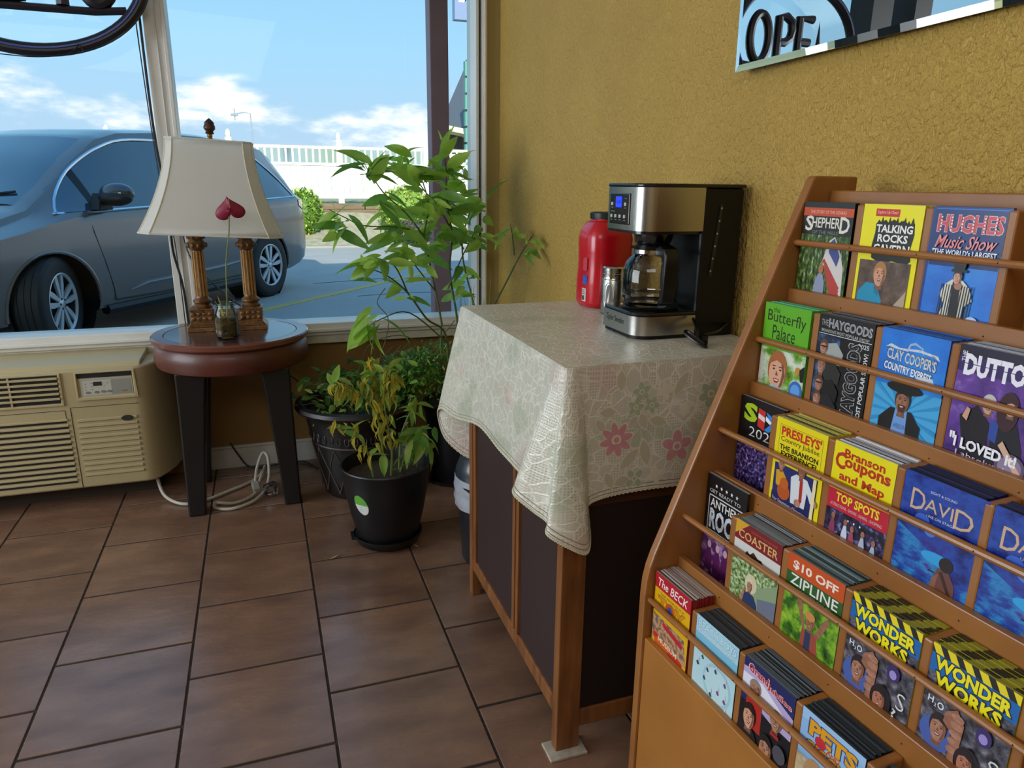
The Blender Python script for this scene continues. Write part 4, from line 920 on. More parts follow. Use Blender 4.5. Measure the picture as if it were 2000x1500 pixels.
BR = [[(.66, 2.75, .34), (.66, 2.75, .63), (.66, 2.75, .69), (.61, 2.75, .96), (.60, 2.75, 1.02), (.62, 2.75, 1.13), (.59, 2.75, 1.24)],
 [(.73, 2.76, .34), (.74, 2.8, .59), (.74, 2.8, .68), (.71, 2.79, .87), (.72, 2.79, 1.01), (.70, 2.79, 1.16), (.70, 2.79, 1.27), (.68, 2.78, 1.37)],
 [(.78, 2.76, .34), (.84, 2.85, .62), (.83, 2.86, .72), (.79, 2.87, .89), (.79, 2.88, 1.0), (.83, 2.89, 1.11), (.87, 2.9, 1.15)],
 [(.67, 2.70, .34), (.67, 2.7, .62), (.58, 2.65, .71), (.50, 2.6, .82), (.42, 2.55, .89), (.36, 2.5, .92)],
 [(.60, 2.75, 1.02), (.50, 2.7, 1.05), (.36, 2.65, 1.06), (.29, 2.6, 1.09), (.23, 2.55, 1.12)],
 [(.60, 2.75, 1.01), (.53, 2.74, 1.1), (.45, 2.73, 1.17), (.40, 2.72, 1.24), (.38, 2.71, 1.27)],
 [(.73, 2.8, 1.1), (.63, 2.82, 1.17), (.57, 2.83, 1.27), (.55, 2.85, 1.32)],
 [(.80, 2.76, .34), (.84, 2.8, .63), (.89, 2.76, .74), (.92, 2.72, .82), (.955, 2.66, .93), (.968, 2.60, .99), (.970, 2.54, 1.03)],
 [(.945, 2.68, .94), (.93, 2.67, 1.03), (.92, 2.66, 1.06)],
 [(.50, 2.6, .82), (.45, 2.55, .92), (.39, 2.5, .95)],
 [(.67, 2.7, .60), (.51, 2.63, .74), (.39, 2.57, .73), (.34, 2.5, .72)],
 [(.79, 2.87, .95), (.72, 2.86, 1.10), (.78, 2.86, 1.22)], [(.64, 2.75, .80), (.56, 2.72, .90), (.52, 2.70, .96)], [(.70, 2.79, .80), (.76, 2.75, .95), (.80, 2.72, 1.04)], [(.71, 2.79, 1.05), (.66, 2.75, 1.12), (.62, 2.70, 1.16)]]
rp = random.Random(11)
for i, b_ in enumerate(BR):
    pts = catmull(b_, 5); r0 = .0055 if len(b_) > 5 else .0035
    MB().tube(pts, [r0*(1-.65*k/(len(pts)-1)) for k in range(len(pts))], 6).build('branch', M_stem, tall)
def add_leaf(parent, meshes, p, d, s, roll_=0, name='leaf', rng=rp):
    return inst(name, rng.choice(meshes), parent, loc=p, rot=orient(d, roll_), scale=(s, s, s))
CL = [((.59, 2.75, 1.24), 9, 1), ((.69, 2.78, 1.27), 9, 1), ((.87, 2.88, 1.12), 5, .85), ((.36, 2.5, .92), 6, .8), ((.27, 2.58, 1.08), 7, .8), ((.38, 2.71, 1.25), 8, 1.0), ((.55, 2.84, 1.28), 8, .95), ((.965, 2.56, 1.0), 5, .62),
      ((.92, 2.66, 1.05), 5, .62), ((.39, 2.5, .95), 6, .8), ((.36, 2.50, .76), 7, 1.15), ((.50, 2.7, 1.04), 7, .9), ((.62, 2.75, 1.12), 9, .9), ((.71, 2.79, 1.12), 9, .95), ((.45, 2.73, 1.15), 7, .95), ((.80, 2.87, 1.0), 7, .8),
      ((.78, 2.86, 1.20), 8, .9), ((.52, 2.7, .96), 7, .9), ((.80, 2.72, 1.03), 6, .75), ((.62, 2.70, 1.15), 6, .9), ((.68, 2.77, 1.00), 6, .85), ((.61, 2.75, .95), 5, .85), ((.79, 2.86, .86), 4, .8), ((.74, 2.8, .80), 4, .75), ((.66, 2.75, 1.05), 6, .9), ((.72, 2.8, 1.2), 6, .9), ((.5, 2.62, .84), 4, .8)]
cen_ = Vector((.66, 2.78, 1.0))
for c_, n_, s_ in CL:
    c_ = Vector(c_)
    for k in range(int(n_*1.45)):
        a = rp.uniform(0, 6.28); out = (c_-cen_); out.z = 0
        d = Vector((cos(a), sin(a)*.7, rp.uniform(-.55, .45)))+out*.9
        if c_.z > 1.2: d.z += .55
        if c_.x > .85: d.x = min(d.x, -.05); d.y -= .6
        if (c_-Vector((.36, 2.50, .76))).length < .05: d = Vector((rp.uniform(-1, 1), -.5*abs(sin(a)), rp.uniform(-1, -.2)))
        p = c_+Vector((rp.uniform(-.03, .03), rp.uniform(-.03, .03), rp.uniform(-.05, .03)))
        if p.x+max(0, d.normalized().x)*.15*s_ > .99: d.x = -abs(d.x)
        add_leaf(tall, big, p, d, s_*rp.uniform(.75, 1.15), rp.uniform(-1.3, 1.3))
# topmost upright leaves and two big leaves at the upper left
for p, d, s_ in (((.69, 2.78, 1.33), (.35, 0, 1.0), 1.15), ((.69, 2.78, 1.33), (-.15, .1, 1), .75), ((.685, 2.78, 1.31), (.1, -.2, 1), .85), ((.39, 2.71, 1.235), (.55, -.2, .95), 1.1), ((.385, 2.71, 1.25), (-.75, .0, .95), .95), ((.38, 2.71, 1.26), (-.9, 0, .25), .6),
                 ((.89, 2.88, 1.14), (.35, -.3, .9), .9), ((.25, 2.55, 1.10), (-.1, 0, 1), .55), ((.25, 2.55, 1.10), (.7, 0, .7), .7), ((.24, 2.56, 1.09), (-.8, -.2, -.3), .6)):
    add_leaf(tall, big[:3], p, d, s_, 0)
# narrow upright grass-like stems beside the trunk
gs = MB()
for k in range(14):
    x = rp.uniform(.66, .86); y = rp.uniform(2.66, 2.82); tx_ = x+rp.uniform(-.06, .06)
    gs.tube(catmull([(x, y, .34), ((x+tx_)/2, y, .55), (tx_, y, rp.uniform(.68, .86))], 3), [.0024, .0022, .002, .002, .0018, .0014, .0008], 4)
gs.build('thin_stem', M_stemg, tall)
MB().lathe([(.0001, 0), (.12, 0), (.125, .01), (.148, .30), (.156, .305), (.156, .335), (.146, .335), (.140, .31), (.0001, .31)], 48, c=(.745, 2.79, 0)).build('pot', mat('nursery_black', '#141417', .45), tall)
MB().lathe([(.0001, .312), (.141, .312)], 32, c=(.745, 2.79, 0), caps=False).build('soil', M_soil, tall)
MB().lathe([(.0001, .002), (.17, .002), (.18, .02), (.178, .02), (.168, .005), (.0001, .005)], 40, c=(.745, 2.79, 0)).build('clear_saucer', glass('saucer_plastic', '#c8ccd0', 2.0), tall)

# big urn planter with lattice relief
M_urn = mat('dark_bronze_plastic', '#131213', .42, noise_=(40, .8), c2='#221c19', bump=(120, .25, .001))
ur = thing('lattice_planter', 'large dark planter with wide rolled rim and raised lattice, left behind the smaller pot', 'planter', (.315, 2.77, 0))
MB().lathe([(.0001, 0), (.135, 0), (.142, .01), (.150, .06), (.180, .22), (.192, .285), (.196, .30), (.200, .325), (.212, .345), (.232, .352), (.240, .364), (.236, .378), (.222, .384), (.208, .378), (.200, .355), (.19, .33), (.0001, .33)], 72).build('body', M_urn, ur)
MB().lathe([(.0001, .335), (.195, .335)], 40, caps=False).build('soil', M_soil, ur)
def urn_r(z): return .150+(.180-.150)*(z-.06)/.16 if z < .22 else .180+(.192-.180)*(z-.22)/.065
M_rel = mat('relief_pale', '#4a4440', .5)  # raised lattice, ring and scrolls in a paler tone than the body
for k in range(14):
    for s_ in (1, -1):
        pts = []
        for i in range(9):
            z = .03+.19*i/8; a = 2*pi*k/14+s_*.45*i/8; r = urn_r(max(.06, z))+.001; pts.append((r*cos(a), r*sin(a), z))
        MB().tube(pts, .0028, 5).build('lattice_rib', M_rel, ur)
MB().lathe([(.178, .222), (.1825, .226), (.1825, .230), (.180, .234)], 72, caps=False).build('relief_ring', M_rel, ur)
for k in range(36):
    a = 2*pi*k/36; MB().tube([((.1885+.002*cos(t_))*cos(a+.05*cos(t_)), (.1885)*sin(a+.05*cos(t_)), .262+.018*sin(t_)) for t_ in [2*pi*q/8 for q in range(8)]], .0022, 4, closed=True).build('scroll_relief', M_rel, ur)
small = [leaf_mesh('leaf', .05, .028, LK, .25, .2, 4), leaf_mesh('leaf', .06, .030, LD, .25, .35, 4), leaf_mesh('leaf', .045, .024, LG, .2, .15, 4)]
fo = thing('trailing_plant', 'dense dark green small leaved plant filling the large lattice planter', 'plant', (.315, 2.77, .335)); rf = random.Random(21)
tw = MB()
for k in range(70):
    a = rf.uniform(0, 6.28); r = rf.uniform(.05, .19); x, y = r*cos(a), r*sin(a); h_ = rf.uniform(.03, .16)+.10*max(0, cos(a))
    e_x, e_y = x*1.25+.05*(cos(a) > .3), y*1.15
    tw.tube([(x*.6, y*.6, 0), (x, y, h_*.7), (e_x, e_y, h_)], .0014, 4)
for pts in ([(-.1, -.02, .03), (-.18, -.04, .08), (-.25, -.05, .09)], [(-.12, .0, .05), (-.20, -.03, .045), (-.27, -.02, .05)], [(.1, 0, .1), (.25, -.02, .16), (.38, -.04, .22), (.45, -.02, .30)], [(.05, 0, .14), (.2, .0, .2), (.34, .02, .18), (.46, .0, .24)], [(0, 0, .1), (.06, .05, .24), (.2, .1, .27), (.33, .1, .22), (.42, .05, .33)], [(.1, 0, .2), (.14, 0, .35), (.1, .02, .42), (.13, .0, .48)]):
    tw.tube(catmull(pts, 4), .002, 5)
tw.build('twig', mat('twig_brown', '#5f553c', .7), fo)
for k in range(270):
    a = rf.uniform(0, 6.28); r = .22*math.sqrt(rf.random()); x = r*cos(a)*1.1+.09*(rf.random() < .5)*rf.random()*2; y = r*sin(a)
    z = rf.uniform(.01, .15)+.05*max(0, x/.2)
    add_leaf(fo, small, (x, y, z), (rf.uniform(-1, 1), rf.uniform(-1, .6), rf.uniform(-.3, .8)), rf.uniform(.55, 1.15), rf.uniform(-.8, .8), rng=rf)
fd = MB()   # uncountable fine foliage that spills to the right behind the cloth
for k in range(2600):
    u_ = rf.random(); x = rf.gauss(.20, .12); y = rf.gauss(0, .07); z = rf.uniform(-.02, .15)+.10*max(0, min(1, (x)/.35))
    if x > .47 or x < -.2: continue
    q = Matrix.Rotation(rf.uniform(0, 6.28), 3, 'Z') @ Matrix.Rotation(rf.uniform(-1.2, 1.2), 3, 'X'); a = rf.uniform(.008, .016)
    fd.face([Vector((x, y, z))+q @ Vector(v) for v in ((-a*.45, 0, 0), (0, -a, .1*a), (a*.45, 0, 0), (0, a, .1*a))], rf.choice((0, 0, 1, 2)))
o = fd.build('fine_foliage', [LK, LD, LG], fo, recalc=False, smooth=0); o['kind'] = 'stuff'

# front black pot with the yellowing plant
bp_ = thing('black_pot', 'black round plant pot with attached saucer and green white sticker, front of the group', 'pot', (.345, 2.275, 0))
M_pot = mat('matte_black_pot', '#0b0c0f', .45)
MB().lathe([(.0001, .022), (.098, .022), (.104, .04), (.125, .12), (.143, .22), (.150, .285), (.153, .292), (.151, .296), (.146, .294), (.143, .28), (.136, .245), (.0001, .245)], 72).build('body', M_pot, bp_)
MB().lathe([(.0001, 0), (.088, 0), (.106, .012), (.117, .034), (.118, .042), (.114, .042), (.104, .028), (.09, .022), (.0001, .022)], 64).prism([(-.128, -.02), (-.10, -.028), (-.10, .028), (-.128, .02)], 'z', .030, .042).build('saucer', M_pot, bp_)
MB().lathe([(.0001, .250), (.06, .252), (.137, .248)], 40, caps=False).build('soil', M_soil, bp_)
def pot_r(z): return .125+(.143-.125)*(z-.12)/.10 if z > .12 else .104+(.125-.104)*(z-.04)/.08
st_ = MB(); 
for (mi, f0, f1) in ((0, .0, .5), (1, .5, 1)):
    rows = []
    for i in range(7):
        v_ = f0+(f1-f0)*i/6; z = .225-.072*v_; hw = .085*math.sqrt(max(.02, 1-(2*v_-1)**2))
        rows.append([((pot_r(z)+.0008)*cos(R_(221)+(-hw+2*hw*j/6)*2.2+v_*.10), (pot_r(z)+.0008)*sin(R_(221)+(-hw+2*hw*j/6)*2.2+v_*.10), z) for j in range(7)])
    st_.grid(rows, mi)
st_.build('sticker', [mat('sticker_green', '#5fa83c', .4), mat('sticker_white', '#d8dbd6', .4)], bp_)
tp_ = MB()
for i in range(3): tp_.grid([[((pot_r(z)+.0013)*cos(R_(222)+a_), (pot_r(z)+.0013)*sin(R_(222)+a_), z) for a_ in (-.03, 0, .05)] for z in (.182-i*.007, .1805-i*.007)])
tp_.build('sticker_print', mat('sticker_print', '#8a948c', .5), bp_)
yp = thing('yellowing_plant', 'thin stemmed plant with drooping yellow and green leaves growing in the black pot', 'plant', (.345, 2.275, .25)); ry = random.Random(31)
SB = [[(-.045, -.02, 0), (-.06, -.03, .09), (-.10, -.05, .18), (-.17, -.06, .22)], [(-.005, 0, 0), (-.01, -.01, .10), (-.02, -.01, .20), (-.035, -.01, .29), (-.07, .0, .35)], [(.015, -.02, 0), (.02, -.02, .10), (.005, -.02, .20), (.0, -.03, .30), (.015, -.03, .38)],
      [(-.01, 0, .20), (-.06, -.01, .28), (-.12, -.02, .33), (-.16, -.02, .33)], [(.05, 0, 0), (.07, -.01, .07), (.10, -.02, .14), (.15, -.02, .17)], [(.05, .02, 0), (.06, .02, .12), (.09, .02, .2), (.11, .0, .25)], [(-.01, 0, .25), (-.02, .01, .33), (-.035, .02, .40)], [(.07, -.01, .07), (.10, -.02, .09), (.13, -.05, .11)], [(-.01, 0, .22), (.02, 0, .3), (.06, 0, .36)]]
for b_ in SB:
    pts = catmull(b_, 4); MB().tube(pts, [.0048*(1-.7*k/(len(pts)-1)) for k in range(len(pts))], 6).build('stem', M_stemg, yp)
yl = [leaf_mesh('leaf', .042, .016, LY, .6, .5, 4, .12), leaf_mesh('leaf', .05, .014, LY, .9, .3, 4, .2), leaf_mesh('leaf', .045, .018, LO, .5, .5, 4, .1)]
gl_ = [leaf_mesh('leaf', .055, .022, LG, .3, .3, 4), leaf_mesh('leaf', .065, .024, LO, .3, .4, 4), leaf_mesh('leaf', .05, .022, LD, .2, .3, 4)]
for b_, n_, me_ in zip(SB, (18, 34, 32, 34, 18, 18, 34, 12, 34), (yl, yl, yl, yl, gl_, gl_, yl, gl_, yl)):
    pts = catmull(b_, 6); lo = len(pts)//3
    for k in range(n_):
        p = Vector(pts[ry.randrange(lo, len(pts))])+Vector((ry.uniform(-.018, .018), ry.uniform(-.018, .018), ry.uniform(-.015, .015)))
        if me_ is yl and ry.random() < .25: d = (ry.uniform(-1, 1), ry.uniform(-1, 1), ry.uniform(.1, 1)); ms = gl_
        else: d = (ry.uniform(-.6, .6), ry.uniform(-.6, .6), -1 if me_ is yl else ry.uniform(-.9, .2)); ms = me_
        add_leaf(yp, ms, p, d, ry.uniform(.75, 1.25), ry.uniform(-1, 1), rng=ry)
for p, d, s_ in (((-.01, -.03, .09), (-.1, -.3, -1), 1.5), ((.10, -.04, .13), (.1, -.3, -1), 1.6), ((.13, -.05, .12), (.4, -.3, -.9), 1.6), ((.09, -.04, .13), (-.5, -.3, -.7), 1.5), ((.14, -.04, .13), (.7, -.2, -.7), 1.4), ((.12, -.04, .14), (.1, -.5, -.5), 1.4), ((.02, -.03, .02), (0, -.4, .4), 1.1), ((.045, -.03, .03), (.3, -.4, .5), 1.1), ((-.06, -.03, .08), (.6, -.3, .4), 1.0)):
    add_leaf(yp, gl_, p, d, s_, 0, rng=ry)
# ================================================================ parked minivan
car = thing('minivan', 'grey brown minivan parked outside the window, nose to the left', 'car', (-1.492, 7.793, -.04), math.atan2(-.841, -.541))
M_paint = mat('taupe_metallic', '#776d69', .28, metal=.4, coat=1.0)
M_cglass = mat('car_glass', '#2b4254', .04, metal=0, spec=1.0, coat=1)
M_trim = mat('chrome_trim', '#cfd6dc', .15, metal=1)
M_rub = mat('black_rubber', '#1a1b1d', .65, bump=(200, .3, .002))
M_dark = mat('car_black', '#0c0d0f', .5)
WB = 1.42
# stations: x, bottom z, half width low, belt half width, belt z, roof half width, top z
ST_ = [(2.36, .42, .55, .52, .62, .40, .66), (2.30, .30, .72, .74, .70, .60, .78), (2.15, .24, .84, .87, .76, .72, .86), (1.9, .22, .91, .93, .82, .74, .93), (1.6, .22, .94, .955, .88, .76, 1.00), (1.38, .22, .95, .965, .93, .78, 1.06),
       (1.15, .22, .955, .965, .97, .75, 1.20), (.85, .22, .955, .96, .985, .715, 1.42), (.55, .22, .955, .96, .99, .69, 1.60), (.30, .22, .955, .96, .995, .685, 1.665), (-.2, .22, .955, .96, 1.0, .69, 1.70), (-.8, .22, .955, .96, 1.01, .69, 1.705), (-1.4, .22, .955, .96, 1.02, .68, 1.685),
       (-1.9, .24, .95, .955, 1.03, .66, 1.63), (-2.15, .28, .93, .93, 1.04, .62, 1.54), (-2.32, .34, .90, .89, 1.04, .56, 1.30), (-2.42, .40, .85, .83, 1.00, .52, 1.08), (-2.47, .50, .75, .72, .80, .50, .86)]
def interp(x):
    for a, b_ in zip(ST_, ST_[1:]):
        if b_[0] <= x <= a[0]:
            t_ = (x-a[0])/(b_[0]-a[0]); return [a[i]+(b_[i]-a[i])*t_ for i in range(7)]
    return list(ST_[0] if x > ST_[0][0] else ST_[-1])
def side_y(x, z):
    _, zb, wl_, wbt, zbt, wr, zt = interp(x)
    if z <= zbt: 
        t_ = (z-zb)/(zbt-zb); return wl_+(wbt-wl_)*t_+.018*sin(pi*max(0, min(1, t_)))
    t_ = (z-zbt)/max(.01, (zt-.07)-zbt); return wbt-(wbt-wr)*t_**1.12 if t_ > 0 else wbt
def section(x):
    _, zb, wl_, wbt, zbt, wr, zt = interp(x); P_ = [(0, zb), (wl_*.9, zb), (wl_*.985, zb+.03)]
    for t_ in (.15, .35, .5, .65, .8, .92, 1.0): z = zb+.03+(zbt-zb-.03)*t_; P_.append((side_y(x, z), z))
    for t_ in (.03, .25, .5, .75, 1.0): z = zbt+(zt-.07-zbt)*t_; P_.append((side_y(x, z+1e-4), z))
    P_ += [(wr*.97, zt-.035), (wr*.86, zt-.012), (wr*.5, zt), (0, zt+.004)]
    return P_
body = MB(); rows = []; xs = []
for a, b_ in zip(ST_, ST_[1:]):
    for k in range(3): xs.append(a[0]+(b_[0]-a[0])*k/3)
xs.append(ST_[-1][0])
for x in xs:
    s_ = section(x); ring = [(x, y, z) for y, z in s_]+[(x, -y, z) for y, z in s_[-2:0:-1]]; rows.append(ring)
V = body.grid(rows, close_u=True); body.cap(V[0][::-1]); body.cap(V[-1])
bo = body.build('body', [M_paint, M_dark], car, smooth=50)
# wheel arches cut out of the shell
ct = MB()
for wx in (WB, -WB):
    for s_ in (1, -1):
        ct.lathe([(.0001, -.2), (.405, -.2), (.405, .2), (.0001, .2)], 40).xf(Matrix.Identity(4)) if False else None
        n0 = len(ct.bm.verts)
        P_ = [(wx+.400*cos(2*pi*k/40), .33+.400*sin(2*pi*k/40)) for k in range(40)]
        ct.prism(P_, 'y', s_*.62, s_*1.15, 1)
cut = ct.build('cut', [M_paint, M_dark], smooth=0)
cut.parent = car
md = bo.modifiers.new('arch', 'BOOLEAN'); md.operation = 'DIFFERENCE'; md.object = cut; md.solver = 'EXACT'
bpy.context.view_layer.update()
dg = bpy.context.evaluated_depsgraph_get(); nm = bpy.data.meshes.new_from_object(bo.evaluated_get(dg))
bo.modifiers.clear(); bo.data = nm; bpy.data.objects.remove(cut)
bo.data.polygons.foreach_set('use_smooth', [True]*len(bo.data.polygons)); bo.data.set_sharp_from_angle(angle=R_(32))
def side_patch(name, poly, m, off=.006, s=1, parent=car, n=10):
    """polygon given as upper and lower chains of (x,z): lofted onto the body side"""
    lo, hi = poly; mb = MB(); rows = []
    def at(ch, t_):
        L_ = [0]
        for a, b_ in zip(ch, ch[1:]): L_.append(L_[-1]+math.dist(a, b_))
        q = t_*L_[-1]
        for i in range(len(ch)-1):
            if q <= L_[i+1]+1e-9: f_ = (q-L_[i])/max(1e-9, L_[i+1]-L_[i]); return (ch[i][0]+(ch[i+1][0]-ch[i][0])*f_, ch[i][1]+(ch[i+1][1]-ch[i][1])*f_)
    for i in range(n+1):
        a, b_ = at(lo, i/n), at(hi, i/n); rows.append([(a[0]+(b_[0]-a[0])*t_, 0, a[1]+(b_[1]-a[1])*t_) for t_ in (0, .25, .5, .75, 1)])
    rows = [[(x, s*(side_y(x, z)+off), z) for x, _, z in r] for r in rows]
    mb.grid(rows); o = mb.build(name, m, parent, smooth=60); return rows
def outline(rows, r=.011, name='window_trim', m=M_trim):
    loop = [r_[0] for r_ in rows]+rows[-1][1:]+[r_[-1] for r_ in rows[::-1]][1:]+rows[0][::-1][1:-1]
    MB().tube(loop, r, 6, closed=True).build(name, m, car)
for s in (1, -1):
    A1 = side_patch('front_quarter_glass', ([(1.26, 1.005), (.93, 1.02)], [(1.24, 1.02), (.93, 1.30)]), M_cglass, s=s)
    A2 = side_patch('front_door_glass', ([(.90, 1.02), (-.10, 1.045)], [(.90, 1.32), (.62, 1.48), (.30, 1.565), (-.10, 1.585)]), M_cglass, s=s)
    A3 = side_patch('sliding_door_glass', ([(-.16, 1.045), (-1.08, 1.06)], [(-.16, 1.585), (-.6, 1.59), (-1.08, 1.58)]), M_cglass, s=s)
    A4 = side_patch('rear_quarter_glass', ([(-1.16, 1.06), (-2.06, 1.09)], [(-1.16, 1.575), (-1.6, 1.52), (-2.06, 1.12)]), M_cglass, s=s)
    top = [(1.26, 1.0), (1.10, 1.16), (.93, 1.31), (.75, 1.42), (.55, 1.51), (.30, 1.575), (-.1, 1.595), (-.6, 1.60), (-1.1, 1.585), (-1.5, 1.545), (-1.8, 1.37), (-2.09, 1.09)]
    MB().tube([(x, s*(side_y(x, z)+.010), z) for x, z in catmull([(a, b_, 0) for a, b_ in top], 3) for z in [z]] if False else [(p.x, s*(side_y(p.x, p.y)+.010), p.y) for p in catmull([(a, b_, 0) for a, b_ in top], 3)], .012, 6).build('window_trim', M_trim, car)
    MB().tube([(x, s*(side_y(x, z)+.010), z) for x, z in ((1.28, .998), (.9, 1.012), (0, 1.038), (-1.1, 1.052), (-2.1, 1.082))], .012, 6).build('window_trim', M_trim, car)
    side_patch('pillar_black', ([(.945, 1.01), (.885, 1.01)], [(.945, 1.30), (.885, 1.34)]), M_dark, .009, s=s, n=2)
    side_patch('pillar_black', ([(-.09, 1.04), (-.17, 1.04)], [(-.09, 1.585), (-.17, 1.585)]), M_dark, .005, s=s, n=2)
    # seams
    for pts in ([(1.02, .99), (1.0, .85), (.93, .6), (.88, .42), (.86, .30)], [(-.12, 1.03), (-.13, .7), (-.12, .30)], [(-1.12, 1.05), (-1.14, .85), (-1.05, .72), (-.98, .6)], [(.86, .30), (.4, .29), (-.12, .29), (-.9, .30)]):
        MB().tube([(x, s*(side_y(x, z)+.0005), z) for x, z in pts], .004, 4).build('door_seam', M_dark, car)
    MB().tube([(x, s*(side_y(x, z)-.002), z) for x, z in ((.70, .36), (.5, .40), (0, .41), (-.6, .43), (-.85, .45))], [.01, .028, .03, .03, .02], 8, flat=.6).build('sill_molding', M_paint, car)
    MB().tube([(x, s*(side_y(x, .25)-.03), .235) for x in (.95, 0, -.95)], .045, 8).build('sill', M_dark, car)
    for hx in (.18, -.32): MB().tube([(hx+.09, s*(side_y(hx, .86)+.018), .872), (hx, s*(side_y(hx, .86)+.03), .872), (hx-.09, s*(side_y(hx, .86)+.018), .87)], .014, 8).build('door_handle', M_paint, car)
    # mirror
    mm = MB(); mm.ball((.86, s*1.10, 1.145), (.085, .15, .085), 18, 12, 0); mo_ = mm.build('side_mirror', mat('mirror_housing', '#4d4846', .2, metal=.3, coat=1), car)
    MB().ball((.885, s*1.10, 1.11), (.085, .15, .06), 16, 10).build('mirror_base_cover', M_dark, mo_)
    MB().prism([(.98, 1.015), (.82, 1.02), (.84, 1.12), (.93, 1.15)], 'y', s*.93, s*1.02).build('mirror_foot', M_dark, mo_, bevel=.01)
    # tail lamp
    side_patch('tail_lamp', ([(-2.18, .98), (-2.40, .90)], [(-2.18, 1.05), (-2.40, 1.04)]), mat('tail_red', '#c4121c', .15, coat=1), .008, s=s, n=4)
    side_patch('headlamp', ([(1.98, .66), (2.30, .60)], [(1.85, .80), (2.28, .72)]), mat('headlamp_clear', '#9aa3ab', .08, coat=1, spec=1), .006, s=s, n=4)
    # arch lips
    for wx in (WB, -WB):
        MB().tube([(wx+.405*cos(R_(a)), s*(side_y(wx+.405*cos(R_(a)), .33+.405*sin(R_(a)))-.004), .33+.405*sin(R_(a))) for a in range(-8, 190, 9)], .014, 6).build('arch_lip', M_paint, car)
        MB().lathe([(.385, 0), (.39, .3), (.0001, .3)], 32, caps=False).xf(Matrix.Translation((wx, s*.93, .33)) @ Matrix.Rotation(R_(90)*s, 4, 'X')).build('wheel_liner', M_dark, car)
# windscreen and rear glass: follow the top line
def top_z(x, y): r_ = interp(x); return r_[6]+.006-.05*(y/max(.2, r_[5]))**4
def top_patch(name, x0, x1, m, n=8, w0=.66, w1=.60):
    rows = []
    for i in range(n+1):
        x = x0+(x1-x0)*i/n; w_ = (w0+(w1-w0)*i/n); rows.append([(x+.06*(1-(y*y))*(1 if x0 > 0 else -1)*.3, y*w_, top_z(x, y*w_)+.004) for y in (-1, -.8, -.5, 0, .5, .8, 1)])
    MB_ = MB(); MB_.grid(rows); MB_.build(name, m, car, smooth=60)
top_patch('windscreen', 1.36, .58, M_cglass, w0=.74, w1=.655); top_patch('rear_glass', -2.16, -2.40, M_cglass, n=4, w0=.56, w1=.52)
for y0 in (.05, -.55): MB().tube([(1.38, y0, 1.085), (1.30, y0+.30, 1.13), (1.25, y0+.50, 1.155)], .010, 5).build('wiper', M_dark, car)
MB().box(-.06, .06, -.03, .03, 0, .05).build('rear_view_mirror', M_dark, car, loc=(.72, 0, 1.42))
# wheels
tyre_me = MB().lathe([(.225, -.09), (.235, -.108), (.30, -.112), (.335, -.102), (.350, -.085), (.352, -.05), (.346, -.047), (.346, -.043), (.352, -.040), (.352, -.004), (.346, -.002), (.346, .002), (.352, .004), (.352, .040), (.346, .043), (.346, .047), (.352, .05), (.350, .085), (.335, .102), (.30, .112), (.235, .108), (.225, .09)], 60, caps=False).mesh('tyre', M_rub)
M_al = mat('machined_alloy', '#d2d5da', .3, metal=.35); M_ald = mat('alloy_pocket', '#2a2d31', .5)
barrel_me = MB().lathe([(.228, -.10), (.224, -.08), (.215, -.04), (.205, .05), (.0001, .06)], 48, caps=False).mesh('rim_barrel', M_ald)
rl = MB(); rl.lathe([(.226, -.100), (.230, -.108), (.222, -.110), (.212, -.098), (.212, -.09)], 56, caps=False); lip_me = rl.mesh('rim_lip', M_al)
spm = MB()
for d_ in (-1, 1):
    P_ = [(.045, d_*.003), (.13, d_*.014), (.216, d_*.028), (.213, d_*.068), (.13, d_*.056), (.045, d_*.026)]
    spm.prism([(x, y) for x, y in P_], 'z', -.098, -.080)
spoke_me = spm.mesh('spoke', M_al, smooth=0)
hub_me = MB().lathe([(.0001, -.102), (.028, -.102), (.034, -.098), (.055, -.092), (.055, -.07)], 24).mesh('hub', M_al)
nut_me = MB().lathe([(.008, -.103), (.008, -.09)], 6).mesh('lug_nut', M_ald)
for wx, s, steer in ((WB, 1, 22), (-WB, 1, 0), (WB, -1, 22), (-WB, -1, 0)):
    wh = bpy.data.objects.new('wheel', tyre_me); col.objects.link(wh); wh.parent = car; wh.location = (wx, s*(.955-.115+.03), .350); wh.rotation_euler = (R_(90)*s, 0, 0)
    wh.rotation_euler = (Matrix.Rotation(R_(steer), 3, 'Z') @ Matrix.Rotation(R_(90)*s, 3, 'X')).to_euler()
    inst('rim_barrel', barrel_me, wh); inst('rim_lip', lip_me, wh); inst('hub', hub_me, wh)
    for k in range(5):
        inst('spoke', spoke_me, wh, rot=(0, 0, 2*pi*k/5+.3)); inst('lug_nut', nut_me, wh, loc=(.038*cos(2*pi*k/5), .038*sin(2*pi*k/5), 0))
# ================================================================ brochure rack
M_wood = mat('honey_varnish_wood', '#9d6630', .36, noise_=(7, .7), c2='#824e20', stretch=(1, 4, 1), bump=(50, .15, .0006), coat=.15)
M_ply = mat('honey_plywood', '#ab702f', .38, noise_=(9, .6), c2='#985f24', bump=(40, .12, .0006), coat=.15)
M_nail = mat('nail_head', '#3a2312', .5)
rack = thing('brochure_rack', 'honey coloured wooden brochure rack with five tiers of pockets against the yellow wall', 'rack', (.965, 1.01, 0), -R_(86.3))
